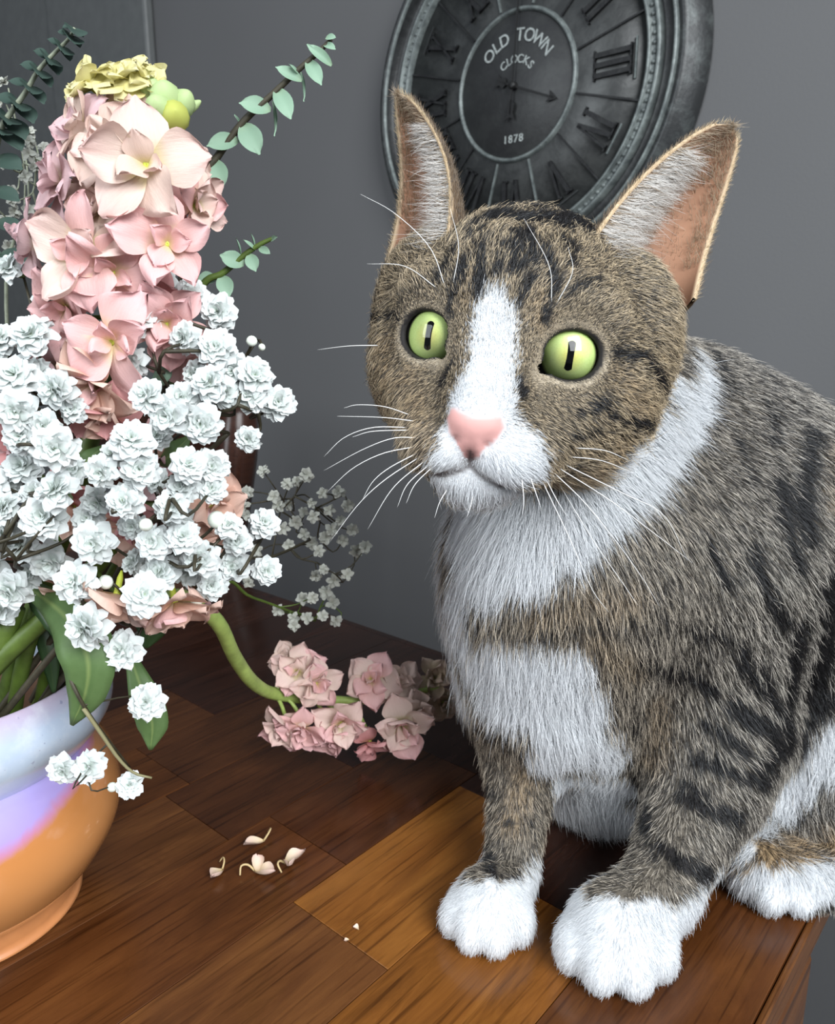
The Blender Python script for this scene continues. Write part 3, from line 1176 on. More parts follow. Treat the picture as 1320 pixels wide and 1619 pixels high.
def coat_weights(P, jit=0.0):
    """white, black, tan and cream shares of the coat at points on the body"""
    n1 = fnoise(P, 55.0)
    n2 = fnoise(P + 0.37, 150.0)
    dw = mark_dist(P, WHITE) + 0.0012 * n1 + 0.0006 * n2
    db = mark_dist(P, BLACK) + 0.0011 * n1 + 0.0008 * n2
    dt = mark_dist(P, TAN)
    ed = eye_dist(P)
    L = head_local(P)
    inhead = sstep(0.075, 0.055, np.linalg.norm(L, axis=1))
    white = sstep(0.0016, -0.0022, dw + jit * 0.0016)
    db = db - 0.0003
    black = sstep(0.0010, -0.0014, db + jit * 0.0010)
    # white socks on the front feet
    for c_, zt in ((pc1, 0.0195), (pc2, 0.0265)):
        near = np.sqrt(((P - c_)[:, :2] ** 2).sum(1))
        sock = sstep(zt + 0.0022, zt - 0.0012, P[:, 2] + 0.0012 * n1 + jit * 0.001) * sstep(0.042, 0.036, near)
        white = np.maximum(white, sock)
        black = black * (1 - sock)
    tan = sstep(0.006, -0.004, dt)
    tan = np.maximum(tan, 2.0 * sstep(0.006, -0.004, mark_dist(P, HIND_TAN)))
    black = black * (1 - 0.5 * np.clip(tan - 1, 0, 1))
    mott = sstep(0.15, 0.9, fnoise(P * np.array([1.0, 1.0, 0.45]) + 0.11, 26.0))
    black = np.maximum(black, 0.22 * mott * (1 - inhead))
    below = np.full(len(P), 0.0)
    for e in EYES:
        q = P - e['surf']
        near = (np.linalg.norm(q, axis=1) < 0.017)
        below = np.where(near, sstep(0.003, -0.004, q @ e['up']), below)
    cream = sstep(1.55, 1.25, ed) * (0.25 + 0.6 * below)
    liner = sstep(1.27, 1.12, ed)
    black = np.maximum(black * (1 - cream), liner)
    white = white * (1 - liner)
    # lighter warm fur low on the hind leg and inside of the legs, cool grey on the back
    return white, black, tan, cream, inhead, liner


C_WHITE = np.array([0.79, 0.81, 0.83])
C_BLACK = np.array([0.016, 0.014, 0.014])
C_BAND_B = np.array([0.78, 0.68, 0.54])
C_BAND_H = np.array([0.84, 0.68, 0.46])
C_TAN = np.array([0.66, 0.46, 0.25])
C_CREAM = np.array([0.62, 0.53, 0.40])
C_UNDER = np.array([0.026, 0.021, 0.018])
C_NOSE = np.array([0.74, 0.40, 0.37])


def nose_mask(P):
    L = head_local(P)
    hw = np.interp(-L[:, 2], [0.0165, 0.0200, 0.0240, 0.0275, 0.0310], [0.0074, 0.0086, 0.0070, 0.0036, 0.0018])
    w = sstep(1.10, 0.92, np.abs(L[:, 0]) / hw) * (L[:, 1] > 0.050)
    top = sstep(-0.0168, -0.0188, L[:, 2] - 0.18 * np.abs(L[:, 0]))
    bot = sstep(-0.0312, -0.0302, L[:, 2])
    return w * top * bot


MOUTH = [spline([(0, 0.0560, -0.0335), (s * 0.006, 0.0545, -0.0372), (s * 0.013, 0.0490, -0.0388), (s * 0.020, 0.0410, -0.0370), (s * 0.0245, 0.0330, -0.0330)], 40) for s in (-1, 1)]
MOUTH = np.concatenate(MOUTH + [spline([(0, 0.059, -0.029), (0, 0.0560, -0.0335)], 8)])


def mouth_dist(P):
    L = head_local(P)
    out = np.full(len(P), 1.0)
    m = (L[:, 1] > 0.025) & (L[:, 2] < -0.02) & (np.abs(L[:, 0]) < 0.03)
    if m.any():
        d = np.sqrt(((L[m][:, None, :] - MOUTH[None]) ** 2 * np.array([1, 0.25, 1])).sum(2)).min(1)
        out[m] = d
    return out


def skin_color(P):
    white, black, tan, cream, inh, liner = coat_weights(P)
    c = (0.22 * (C_BAND_B * (1 - inh)[:, None] + C_BAND_H * inh[:, None]) + 0.6 * C_UNDER) * 0.75
    c = c * (1 - 0.45 * tan[:, None]) + 0.45 * tan[:, None] * C_TAN * 0.6
    c = c * (1 - cream[:, None]) + cream[:, None] * C_CREAM * 0.8
    c = c * (1 - black[:, None]) + black[:, None] * C_BLACK
    c = c * (1 - white[:, None]) + white[:, None] * C_WHITE * 0.92
    nm = nose_mask(P)[:, None]
    c = c * (1 - nm) + nm * C_NOSE
    L = head_local(P)
    # dark tip of the philtrum and nostrils, dark lip line
    ph = np.exp(-((L[:, 0] / 0.0022) ** 2 + ((L[:, 2] + 0.0300) / 0.0032) ** 2)) * (L[:, 1] > 0.045)
    for s in (-1, 1):
        ph = np.maximum(ph, 0.7 * np.exp(-(((L[:, 0] - s * 0.0050) / 0.0016) ** 2 + ((L[:, 2] + 0.0250) / 0.0010) ** 2)) * (L[:, 1] > 0.05))
    c = c * (1 - ph[:, None]) + ph[:, None] * np.array([0.05, 0.02, 0.02])
    lp_ = 0.85 * sstep(0.0017, 0.0008, mouth_dist(P))[:, None]
    c = c * (1 - lp_) + lp_ * np.array([0.045, 0.03, 0.03])
    return c


skin = skin_color(ALLV)
for off, info in ((NB, eI1), (NB + len(eV1), eI2)):
    side, uu, ff = info.T
    inner = side == 1
    ci = np.array([0.50, 0.27, 0.17]) * (1 - 0.35 * sstep(0.5, 0.0, uu))[:, None] * (1 - 0.35 * np.exp(-(ff - 0.1) ** 2 / 0.15))[:, None]  # shading of the cup mixed into the skin, darker low and in the middle
    co = np.tile(np.array([0.13, 0.085, 0.05]), (len(uu), 1))
    rim = sstep(0.93, 1.0, np.abs(ff)) + sstep(0.98, 1.0, uu)
    rim = np.clip(rim, 0, 1)[:, None]
    c = np.where(inner[:, None], ci, co)
    c = c * (1 - rim) + rim * np.array([0.58, 0.44, 0.29])  # light glowing through the thin rim, painted into the skin colour
    skin[off:off + len(uu)] = c

cat = empty('cat', (0.09, 0.31, 0.0))
tag(cat, 'grey-brown tabby cat with white blaze, bib and paws sitting on the table', 'cat')


def attach(o):
    o.parent = cat
    o.matrix_parent_inverse = Matrix.Translation((-0.09, -0.31, 0.0))
    return o


t = NT('cat_skin')
at = t.n('ShaderNodeAttribute', attribute_name='coat')
t.set(Base_Color=at.outputs['Color'], Roughness=0.7, Specular_IOR_Level=0.25, Subsurface_Weight=0.0)
M_SKIN = t.m
me = mesh_np('body', ALLV, ALLF)
ca = me.color_attributes.new('coat', 'FLOAT_COLOR', 'POINT')
ca.data.foreach_set('color', np.c_[np.clip(skin, 0, 1), np.ones(len(skin))].astype(np.float32).ravel())
attach(obj('body', me, None, M_SKIN))

# --- fur: direction and length (mm) of the hair at places on the body
GUIDES = [
    (768, 640, 4, -30, 2.0), (770, 600, 4, -30, 3.0), (779, 530, 3, -30, 4.5), (785, 460, 4, -30, 6.5), (850, 440, 16, -26, 7.5), (720, 440, -10, -28, 7.5), (820, 390, 5, -28, 7.5),
    (840, 340, 6, -20, 8), (900, 380, 14, -24, 8), (760, 360, -4, -26, 8), (905, 500, 14, -20, 4.5), (690, 478, -10, -22, 4.5), (840, 520, 10, -24, 4), (738, 530, -8, -24, 3.5),
    (880, 640, 26, 16, 4.5), (920, 650, 28, 14, 6.5), (960, 680, 30, 14, 9), (1030, 650, 30, 8, 12), (1000, 560, 30, -2, 8), (980, 480, 26, -14, 7), (1060, 560, 26, 6, 11), (940, 430, 20, -20, 7.5),
    (1040, 470, 22, 0, 8), (950, 730, 28, 20, 13), (900, 700, 28, 16, 8), (1060, 500, 20, 10, 9),
    (830, 720, 28, 12, 5), (790, 740, 16, 20, 4), (860, 740, 28, 18, 7), (800, 690, 22, 10, 3), (700, 720, -26, 16, 5), (725, 700, -20, 14, 3), (735, 740, -10, 22, 4), (760, 660, 8, -8, 2.0),
    (640, 640, -22, 16, 7), (640, 580, -24, 6, 7), (605, 560, -24, 6, 9), (610, 480, -22, -8, 8), (650, 440, -18, -16, 8), (660, 400, -14, -20, 8), (665, 690, -22, 20, 8), (690, 640, -18, 8, 4),
    (750, 780, -2, 26, 7), (700, 770, -10, 24, 9), (820, 775, 8, 26, 10),
    (1060, 700, 26, 18, 17), (1110, 620, 28, 8, 16), (1000, 770, 20, 26, 18), (950, 810, 12, 28, 18), (860, 830, 2, 30, 18), (780, 850, -4, 30, 18), (720, 860, -14, 26, 18), (690, 840, -18, 24, 17),
    (700, 950, -18, 26, 20), (740, 1000, -10, 28, 20), (720, 1060, -14, 26, 19), (830, 960, -2, 30, 16), (850, 1060, 2, 30, 19), (900, 1130, 8, 30, 19), (780, 1110, -8, 30, 18), (940, 1190, 12, 28, 18), (860, 1180, 2, 30, 18),
    (760, 1130, -12, 26, 15),
    (1150, 560, 24, 6, 11), (1200, 620, 24, 10, 12), (1280, 670, 24, 10, 13), (1250, 780, 20, 22, 13), (1150, 720, 24, 14, 12), (1150, 820, 18, 24, 12), (1050, 870, 12, 28, 13), (980, 930, 6, 30, 14),
    (1100, 950, 10, 28, 12), (1200, 950, 16, 26, 13), (1290, 950, 18, 24, 14), (1000, 1010, 6, 30, 14), (1060, 1080, 8, 30, 13), (1150, 1080, 16, 26, 13), (1250, 1100, 20, 22, 14), (1020, 1150, 2, 30, 13),
    (1090, 1180, 10, 28, 12), (1180, 1190, 20, 20, 13), (1050, 1260, -2, 30, 11), (1010, 1250, -10, 28, 11), (1130, 1270, 14, 26, 10), (1060, 1350, 0, 30, 9), (1000, 1380, -12, 26, 9), (1100, 1370, 14, 24, 9), (1030, 1430, -2, 28, 7.5),
    (810, 1230, -2, 30, 9), (770, 1250, -12, 26, 9), (850, 1260, 10, 26, 9), (800, 1330, -2, 30, 8), (775, 1380, -12, 24, 8), (800, 1395, 0, 28, 6),
    (775, 1450, -4, 26, 5), (725, 1440, -20, 10, 6.5), (820, 1440, 12, 22, 5), (760, 1490, -4, 26, 4), (800, 1490, 6, 26, 4), (720, 1480, -18, 18, 4.5),
    (990, 1490, -2, 26, 5.5), (930, 1470, -22, 10, 7.5), (1060, 1470, 18, 18, 6), (960, 1550, -6, 26, 4), (1020, 1550, 8, 26, 4), (915, 1520, -18, 18, 5),
    (930, 1280, 4, 30, 20), (960, 1320, 8, 26, 20), (890, 1270, -2, 28, 18), (1290, 1200, -6, 28, 15), (1230, 1290, -4, 30, 14), (1300, 1300, 8, 28, 15), (1180, 1370, -8, 26, 12), (1250, 1360, 6, 28, 12), (1130, 1395, -14, 20, 10), (1310, 1370, 10, 24, 12),
    (1230, 1415, -6, 24, 5), (1275, 1415, 6, 24, 5),
]
gp, gd, gl = [], [], []
for px, py, dx, dy, L in GUIDES:
    p = on_body(px, py)
    Y = p[1]
    q = W(px + dx, py + dy, Y) - W(px, py, Y)
    gp.append(p)
    gd.append(q / np.linalg.norm(q))
    gl.append(L * 0.001)
gp, gd, gl = np.array(gp), np.array(gd), np.array(gl)

V_ = ALLV[:NB]
tri = np.concatenate([CF[:, [0, 1, 2]], CF[:, [0, 2, 3]]])
A, B, C = V_[tri[:, 0]], V_[tri[:, 1]], V_[tri[:, 2]]
cr = np.cross(B - A, C - A)
area = 0.5 * np.linalg.norm(cr, axis=1)
nrm = cr / (2 * area[:, None] + 1e-20)
ctr = (A + B + C) / 3
tocam = CAM - ctr
tocam /= np.linalg.norm(tocam, axis=1)[:, None]
facing = (nrm * tocam).sum(1)
Lc = np.linalg.norm(head_local(ctr), axis=1)
dens = np.where(facing > -0.3, 1.0, 0.16)
dens = dens * np.where(Lc < 0.068, 3.5, 1.0) * np.where(ctr[:, 2] < 0.03, 1.5, 1.0)
outside = (ctr[:, 0] / np.maximum(depth_of(ctr), 0.05) * FPX + CXP) > 1420
dens = np.where(outside, 0.12, dens)
NH = 320000
cum = np.cumsum(area * dens)
pick = np.searchsorted(cum, RNG.random(NH) * cum[-1])
r1, r2 = RNG.random(NH), RNG.random(NH)
sw = r1 + r2 > 1
r1[sw], r2[sw] = 1 - r1[sw], 1 - r2[sw]
P = A[pick] + (B - A)[pick] * r1[:, None] + (C - A)[pick] * r2[:, None]
vn = np.zeros_like(V_)
for k in range(3):
    np.add.at(vn, tri[:, k], cr)
vn /= np.linalg.norm(vn, axis=1)[:, None] + 1e-20
N = vn[tri[pick, 0]] * (1 - r1 - r2)[:, None] + vn[tri[pick, 1]] * r1[:, None] + vn[tri[pick, 2]] * r2[:, None]
N /= np.linalg.norm(N, axis=1)[:, None] + 1e-20
ed = eye_dist(P)
nm = nose_mask(P)
md = mouth_dist(P)
keep = (ed > 1.10) & (nm < 0.35) & (P[:, 2] > 0.0012) & (md > 0.0011)
P, N, ed, md = P[keep], N[keep], ed[keep], md[keep]
NH = len(P)
D = np.empty_like(P)
LEN = np.empty(NH)
for i in range(0, NH, 20000):
    p = P[i:i + 20000]
    d2 = ((p[:, None, :] - gp[None]) ** 2).sum(2)
    w = 1.0 / (d2 + 2e-5) ** 1.7
    w /= w.sum(1)[:, None]
    D[i:i + 20000] = w @ gd
    LEN[i:i + 20000] = w @ gl
# local waviness so that tufts form
wav = np.stack([fnoise(P + k * 0.21, 95.0) for k in range(3)], 1)
wav2 = np.stack([fnoise(P + 0.5 + k * 0.21, 330.0) for k in range(3)], 1)
D = D + 0.16 * wav + 0.20 * wav2 + RNG.normal(size=D.shape) * 0.14
D -= N * (D * N).sum(1)[:, None]
D /= np.linalg.norm(D, axis=1)[:, None] + 1e-9
LEN = LEN * np.interp(LEN, [0.0, 0.005, 0.010, 0.020], [0.75, 0.62, 0.58, 0.72])
white, black, tan, cream, inh, liner = coat_weights(P + D * (LEN * 0.55)[:, None], RNG.normal(size=NH) * 0.6)
LEN = LEN * RNG.uniform(0.65, 1.2, NH) * np.where(RNG.random(NH) < 0.05, 1.3, 1.0)
LEN = LEN * np.clip((ed - 1.0) / 0.9, 0.28, 1.0) * np.clip(md / 0.005, 0.3, 1.0)
LEN = np.minimum(LEN, np.where(nose_mask(P - N * 0.0015) > 0.02, 0.0015, 9))
lift = np.clip(0.34 + 0.20 * RNG.normal(size=NH), 0.08, 1.1) * np.where(LEN > 0.012, 0.8, 1.0)
SEG = 5
ss = np.linspace(0, 1, SEG)
HP = np.empty((NH, SEG, 3), np.float32)
bend = RNG.normal(size=(NH, 3)) * 0.10
droop = np.array([0, 0, -0.12])
for k, s in enumerate(ss):
    off = N * (lift * (s - 0.42 * s * s))[:, None] + D * (0.55 * s + 0.42 * s * s) + (bend + droop) * (s * s)
    HP[:, k] = P + off * LEN[:, None]
HP[:, 1:, 2] = np.maximum(HP[:, 1:, 2], 0.0009)
HP[:, 0] -= (N * 0.0006).astype(np.float32)

rnd = RNG.random(NH)
rnd2 = RNG.random(NH)
band = C_BAND_B * (1 - inh)[:, None] + C_BAND_H * inh[:, None]
gray = np.array([0.85, 0.82, 0.76])
coolm = sstep(0.05, 0.16, P[:, 0]) * (1 - inh)
band = band * (1 - 0.6 * coolm[:, None]) + gray * (0.6 * coolm)[:, None]
band = band * (1 - 0.45 * tan[:, None]) + C_TAN * (0.45 * tan)[:, None]
band = band * RNG.uniform(0.65, 1.25, NH)[:, None]
HC_ = np.empty((NH, SEG, 4), np.float32)
HC_[..., 3] = 1
pos = 0.62 + 0.38 * rnd2
lightp = 0.58 + 0.15 * inh + 0.15 * tan
is_light = rnd < lightp
for k, s in enumerate(ss):
    wb = np.exp(-((s - pos) / 0.26) ** 2) * is_light
    wb = np.maximum(wb, 0.05)
    c = C_UNDER * (1 - wb)[:, None] + band * wb[:, None]
    # cream around the eyes, black stripes, white patches
    cc = cream * 0.9
    c = c * (1 - cc)[:, None] + (C_CREAM * cc[:, None]) * (0.7 + 0.3 * s)
    bm = (RNG.random(NH) * 0 + rnd2 < black * 1.05).astype(float)
    c = c * (1 - bm)[:, None] + C_BLACK * bm[:, None]
    wm = (rnd2 * 0.9 + 0.05 < white).astype(float)
    c = c * (1 - wm)[:, None] + C_WHITE * wm[:, None]
    HC_[:, k, :3] = c
rad0 = np.where(LEN < 0.0048, 0.000056, 0.000078) * RNG.uniform(0.75, 1.25, NH) * np.where(is_light, 1.22, 0.95)
HRAD = rad0[:, None] * np.array([1.0, 1.0, 0.9, 0.65, 0.12])[None]

# ears: short fur behind, long pale hair across the opening, pale fringe on the rim
eP, eD, eL, eC, eR = [], [], [], [], []


def ear_hair(E, n, kind):
    for _ in range(n):
        if kind == 'back':
            u_, f_ = 0.96 * RNG.random() ** 0.9, RNG.uniform(-1, 1)
            p = E['pt'](u_, f_, -0.0002)
            out = -E['o'] * math.cos(f_ * 1.4) + E['w'] * math.sin(f_ * 1.4)
            d = E['ax'] + out * 0.22 + RNG.normal(size=3) * 0.12
            L = RNG.uniform(0.002, 0.0042) * (1.15 - 0.6 * u_)
            c = np.array([0.17, 0.12, 0.075]) * RNG.uniform(0.4, 1.8)
            r = 0.00006
        elif kind == 'furnish':
            u_ = RNG.uniform(0.02, 0.80)
            f_ = RNG.uniform(-1.0, -0.30)
            p = E['pt'](u_, f_, E['thick'])
            d = E['w'] * 1.0 + E['o'] * RNG.uniform(0.15, 0.6) + E['ax'] * RNG.uniform(0.10, 0.45) + RNG.normal(size=3) * 0.10
            L = RNG.uniform(0.008, 0.019) * (1 - 0.62 * u_)
            c = np.array([0.88, 0.85, 0.81]) * RNG.uniform(0.7, 1.1) if RNG.random() < 0.82 else np.array([0.30, 0.22, 0.15])
            r = 0.00007
        elif kind == 'inner':
            u_ = RNG.uniform(0.25, 1.0)
            f_ = RNG.uniform(-1.0, 1.0)
            if f_ > 0.1 and f_ < 0.62 and u_ < 0.72 and RNG.random() < 0.75:
                continue
            p = E['pt'](u_, f_, E['thick'])
            d = -E['w'] * (0.7 if f_ > 0 else -0.8) + E['o'] * 0.5 + E['ax'] * 0.5 + RNG.normal(size=3) * 0.2
            L = RNG.uniform(0.002, 0.0048)
            c = (np.array([0.55, 0.45, 0.33]) if RNG.random() < 0.75 else np.array([0.38, 0.27, 0.18])) * RNG.uniform(0.7, 1.2)
            r = 0.00006
        else:
            u_ = RNG.random()
            f_ = RNG.choice([-1.0, 1.0]) * RNG.uniform(0.95, 1.0)
            p = E['pt'](u_, f_, E['thick'] * RNG.random())
            d = E['ax'] * 0.9 + E['o'] * 0.35 + E['w'] * np.sign(f_) * 0.2 + RNG.normal(size=3) * 0.15
            L = RNG.uniform(0.0010, 0.0022)
            c = np.array([0.72, 0.58, 0.38]) * RNG.uniform(0.7, 1.2)
            r = 0.00006
        eP.append(p); eD.append(d / np.linalg.norm(d)); eL.append(L); eC.append(c); eR.append(r)


for E in EARS:
    ear_hair(E, 4500, 'back')
    ear_hair(E, 3600, 'furnish')
    ear_hair(E, 2600, 'inner')
    ear_hair(E, 1300, 'rim')
eP, eD, eL, eC, eR = map(np.array, (eP, eD, eL, eC, eR))
ne = len(eP)
EP = np.empty((ne, SEG, 3), np.float32)
sag = RNG.normal(size=(ne, 3)) * 0.18
for k, s in enumerate(ss):
    EP[:, k] = eP + (eD * s + sag * s * s) * eL[:, None]
EC = np.empty((ne, SEG, 4), np.float32)
EC[..., 3] = 1
EC[..., :3] = eC[:, None, :]
ER = eR[:, None] * np.array([1.0, 1.0, 0.85, 0.6, 0.1])[None]

HP = np.concatenate([HP, EP])
HC_ = np.concatenate([HC_, EC])
HRAD = np.concatenate([HRAD, ER])
n = len(HP)
cu = bpy.data.hair_curves.new('fur')
cu.add_curves([SEG] * n)
cu.attributes['position'].data.foreach_set('vector', HP.astype(np.float32).ravel())
ra = cu.attributes.get('radius') or cu.attributes.new('radius', 'FLOAT', 'POINT')
ra.data.foreach_set('value', HRAD.astype(np.float32).ravel())
fc = cu.attributes.new('fur_color', 'FLOAT_COLOR', 'POINT')
fc.data.foreach_set('color', np.clip(HC_, 0, 1).astype(np.float32).ravel())
t = NT('cat_fur')
at = t.n('ShaderNodeAttribute', attribute_name='fur_color')
df = t.n('ShaderNodeBsdfDiffuse')
tr = t.n('ShaderNodeBsdfTranslucent')
gl_ = t.n('ShaderNodeBsdfGlossy')
gl_.inputs['Roughness'].default_value = 0.38
gl_.inputs['Color'].default_value = (0.9, 0.95, 1, 1)
mx = t.n('ShaderNodeMixShader')
mx.inputs[0].default_value = 0.28
mx2 = t.n('ShaderNodeMixShader')
mx2.inputs[0].default_value = 0.045
t.l(at.outputs['Color'], df.inputs['Color'])
t.l(at.outputs['Color'], tr.inputs['Color'])
t.l(df.outputs[0], mx.inputs[1]); t.l(tr.outputs[0], mx.inputs[2])
t.l(mx.outputs[0], mx2.inputs[1]); t.l(gl_.outputs[0], mx2.inputs[2])
t.l(mx2.outputs[0], t.out.inputs['Surface'])
M_FUR = t.m
fur = attach(obj('fur', cu, None, M_FUR))
fur['kind'] = 'stuff'

# --- eyes
t = NT('eye_iris')
sep = t.n('ShaderNodeSeparateXYZ')
tc = t.n('ShaderNodeTexCoord')
t.l(tc.outputs['Object'], sep.inputs[0])
m1 = t.n('ShaderNodeMath', operation='MULTIPLY'); t.l(sep.outputs[0], m1.inputs[0]); t.l(sep.outputs[0], m1.inputs[1])
m2 = t.n('ShaderNodeMath', operation='MULTIPLY'); t.l(sep.outputs[1], m2.inputs[0]); t.l(sep.outputs[1], m2.inputs[1])
m3 = t.n('ShaderNodeMath', operation='ADD'); t.l(m1.outputs[0], m3.inputs[0]); t.l(m2.outputs[0], m3.inputs[1])
m4 = t.n('ShaderNodeMath', operation='SQRT'); t.l(m3.outputs[0], m4.inputs[0])
m5 = t.n('ShaderNodeMath', operation='DIVIDE'); t.l(m4.outputs[0], m5.inputs[0]); m5.inputs[1].default_value = 0.0089
rmp = t.ramp(m5.outputs[0], [(0.10, srgb(212, 204, 118)), (0.30, srgb(206, 212, 132)), (0.62, srgb(198, 216, 148)), (0.88, srgb(182, 204, 132)), (0.97, srgb(50, 56, 32))])
nz = t.noise(t.coord(), 2200, 3, 0.6)
c = t.mix(0.30, rmp, t.ramp(nz, [(0.3, (0.25, 0.3, 0.1)), (0.7, (0.9, 0.95, 0.6))]), 'SOFT_LIGHT')
t.set(Base_Color=c, Roughness=0.35)
M_IRIS = t.m
M_SCL = simple('eye_dark_rim', (0.022, 0.016, 0.015), 0.25)
M_PUPIL = simple('eye_pupil', (0.002, 0.002, 0.002), 0.8, Specular_IOR_Level=0.0)
t = NT('eye_cornea')
trn = t.n('ShaderNodeBsdfTransparent')
gls = t.n('ShaderNodeBsdfGlossy'); gls.inputs['Roughness'].default_value = 0.02
fr = t.n('ShaderNodeFresnel'); fr.inputs[0].default_value = 1.40
mx = t.n('ShaderNodeMixShader')
t.l(fr.outputs[0], mx.inputs[0]); t.l(trn.outputs[0], mx.inputs[1]); t.l(gls.outputs[0], mx.inputs[2])
t.l(mx.outputs[0], t.out.inputs['Surface'])
M_CORNEA = t.m


def cap(R, a1, n=10, seg=40, flat=1.0):
    prof = [(max(R * math.sin(a), 1e-5), R * math.cos(a)) for a in np.linspace(0.0005, a1, n)]
    return MB().lathe(prof[::-1], seg)


for e in EYES:
    c0 = e['surf'] - e['gz'] * 0.0112
    gaze = CAM + np.array([0.0, 0, 0.0]) - e['surf']
    gaze /= np.linalg.norm(gaze)
    gaze = gaze * 0.15 + e['gz'] * 0.85
    eye = attach(MB().lathe([(max(0.0135 * math.sin(a), 1e-5), 0.0135 * math.cos(a)) for a in np.linspace(math.pi, 0.0, 24)], 40).build('eye', M_SCL))
    eye['label'] = 'pale green eye with a narrow black slit pupil'
    bpy.context.view_layer.update()
    M = frame_from(gaze, HR @ np.array([0, 0, 1.0])).to_4x4()
    eye.matrix_world = Matrix.Translation(Vector(c0)) @ M
    iris = cap(0.01362, 0.70, 14).build('iris', M_IRIS, eye)
    pu = cap(0.01366, 0.330, 8, 32).build('pupil', M_PUPIL, eye)
    pu.scale = (0.54, 1.04, 1.0045)
    co = cap(0.0141, 0.86, 16).build('cornea', M_CORNEA, eye)
    co.scale = (1, 1, 1.02)

# --- whiskers
M_WHISK = simple('whisker', (0.80, 0.80, 0.79), 0.35)
WH = [
    [(648, 656), (608, 643), (566, 640), (544, 645)], [(656, 666), (605, 660), (533, 658)], [(646, 676), (589, 676), (544, 692), (512, 722)], [(648, 680), (589, 682), (557, 691)],
    [(660, 692), (621, 693), (573, 711), (512, 744)], [(658, 706), (605, 717), (557, 741), (518, 777)], [(660, 716), (615, 740), (589, 762), (573, 790)], [(664, 722), (608, 759), (566, 798), (522, 856)],
    [(672, 728), (621, 772), (581, 837)], [(678, 735), (644, 766), (628, 802)], [(684, 738), (656, 766), (642, 796)], [(708, 772), (695, 794), (687, 819)],
    [(603, 546), (552, 547), (502, 553)],
    [(872, 744), (920, 790), (968, 848), (1013, 910), (1042, 958)], [(880, 738), (960, 788), (1030, 840), (1095, 890)], [(862, 755), (880, 790), (896, 816)], [(838, 754), (848, 782), (856, 806)],
    [(876, 752), (935, 850), (990, 930), (1008, 957)], [(888, 732), (985, 780), (1050, 815), (1087, 887)], [(896, 722), (950, 728), (1002, 748)], [(905, 708), (955, 712), (992, 727)],
    [(856, 758), (900, 850), (935, 930), (962, 968)], [(825, 756), (828, 790), (826, 815)], [(748, 782), (744, 800), (738, 818)],
    [(704, 455), (680, 392), (625, 338), (570, 307)], [(690, 455), (640, 421), (580, 417)], [(716, 450), (725, 390), (712, 330)], [(872, 478), (868, 420), (828, 345)], [(880, 480), (905, 430), (898, 390)],
]
for pts in WH:
    rt = on_body(*pts[0])
    Yr = rt[1]
    P3 = [rt]
    for i, q in enumerate(pts[1:]):
        P3.append(W(q[0], q[1], Yr - 0.002 - 0.004 * (i + 1) / len(pts)))
    c_ = spline(P3, 14)
    s_ = np.linspace(0, 1, 14)
    w_ = MB().tube(c_, 0.00013 * (1 - s_) ** 0.7 + 0.00003, 5).build('whisker', M_WHISK)
    attach(w_)

# ------------------------------------------------------------------ vase
VC = np.array([-0.192, 0.288, 0.0])
VASE = empty('flower_vase', tuple(VC))
VASE.scale = (1.035, 1.035, 1.0)
tag(VASE, 'glazed ceramic pot in pale blue, lilac and glossy orange on the table', 'vase')


def glaze(name, stops, rough, bump=0.05, spots=True, drift=0.0):
    t = NT(name)
    tc = t.n('ShaderNodeTexCoord')
    sp = t.n('ShaderNodeSeparateXYZ')
    t.l(tc.outputs['Object'], sp.inputs[0])
    nz = t.noise(t.coord((1, 1, 0.6)), 42, 4, 0.6, 0.6)
    ad = t.n('ShaderNodeMath', operation='MULTIPLY_ADD')
    t.l(nz, ad.inputs[0])
    ad.inputs[1].default_value = 0.009
    dt = t.n('ShaderNodeVectorMath', operation='DOT_PRODUCT')
    t.l(tc.outputs['Object'], dt.inputs[0])
    dt.inputs[1].default_value = (0.83 / 0.06, 0.55 / 0.06, 0)
    mxn = t.n('ShaderNodeMath', operation='MAXIMUM'); t.l(dt.outputs['Value'], mxn.inputs[0]); mxn.inputs[1].default_value = 0.0
    pw = t.n('ShaderNodeMath', operation='POWER'); t.l(mxn.outputs[0], pw.inputs[0]); pw.inputs[1].default_value = 2.0
    ms = t.n('ShaderNodeMath', operation='MULTIPLY_ADD'); t.l(pw.outputs[0], ms.inputs[0]); ms.inputs[1].default_value = -drift; t.l(sp.outputs[2], ms.inputs[2])
    t.l(ms.outputs[0], ad.inputs[2])
    mr = t.n('ShaderNodeMath', operation='DIVIDE')
    t.l(ad.outputs[0], mr.inputs[0])
    mr.inputs[1].default_value = 0.12
    c = t.ramp(mr.outputs[0], stops)
    if spots:
        n2 = t.noise(t.coord(), 420, 2, 0.5)
        c = t.mix(t.ramp(n2, [(0.69, (0, 0, 0)), (0.73, (0.55, 0.55, 0.55))]), c, (0.20, 0.22, 0.38))
        n3 = t.noise(t.coord(), 110, 4, 0.65)
        c = t.mix(t.ramp(n3, [(0.45, (0, 0, 0)), (0.8, (0.45, 0.45, 0.45))]), c, (0.82, 0.86, 0.90))
    t.set(Base_Color=c, Roughness=rough, Coat_Weight=0.8, Coat_Roughness=0.03)
    return t.m


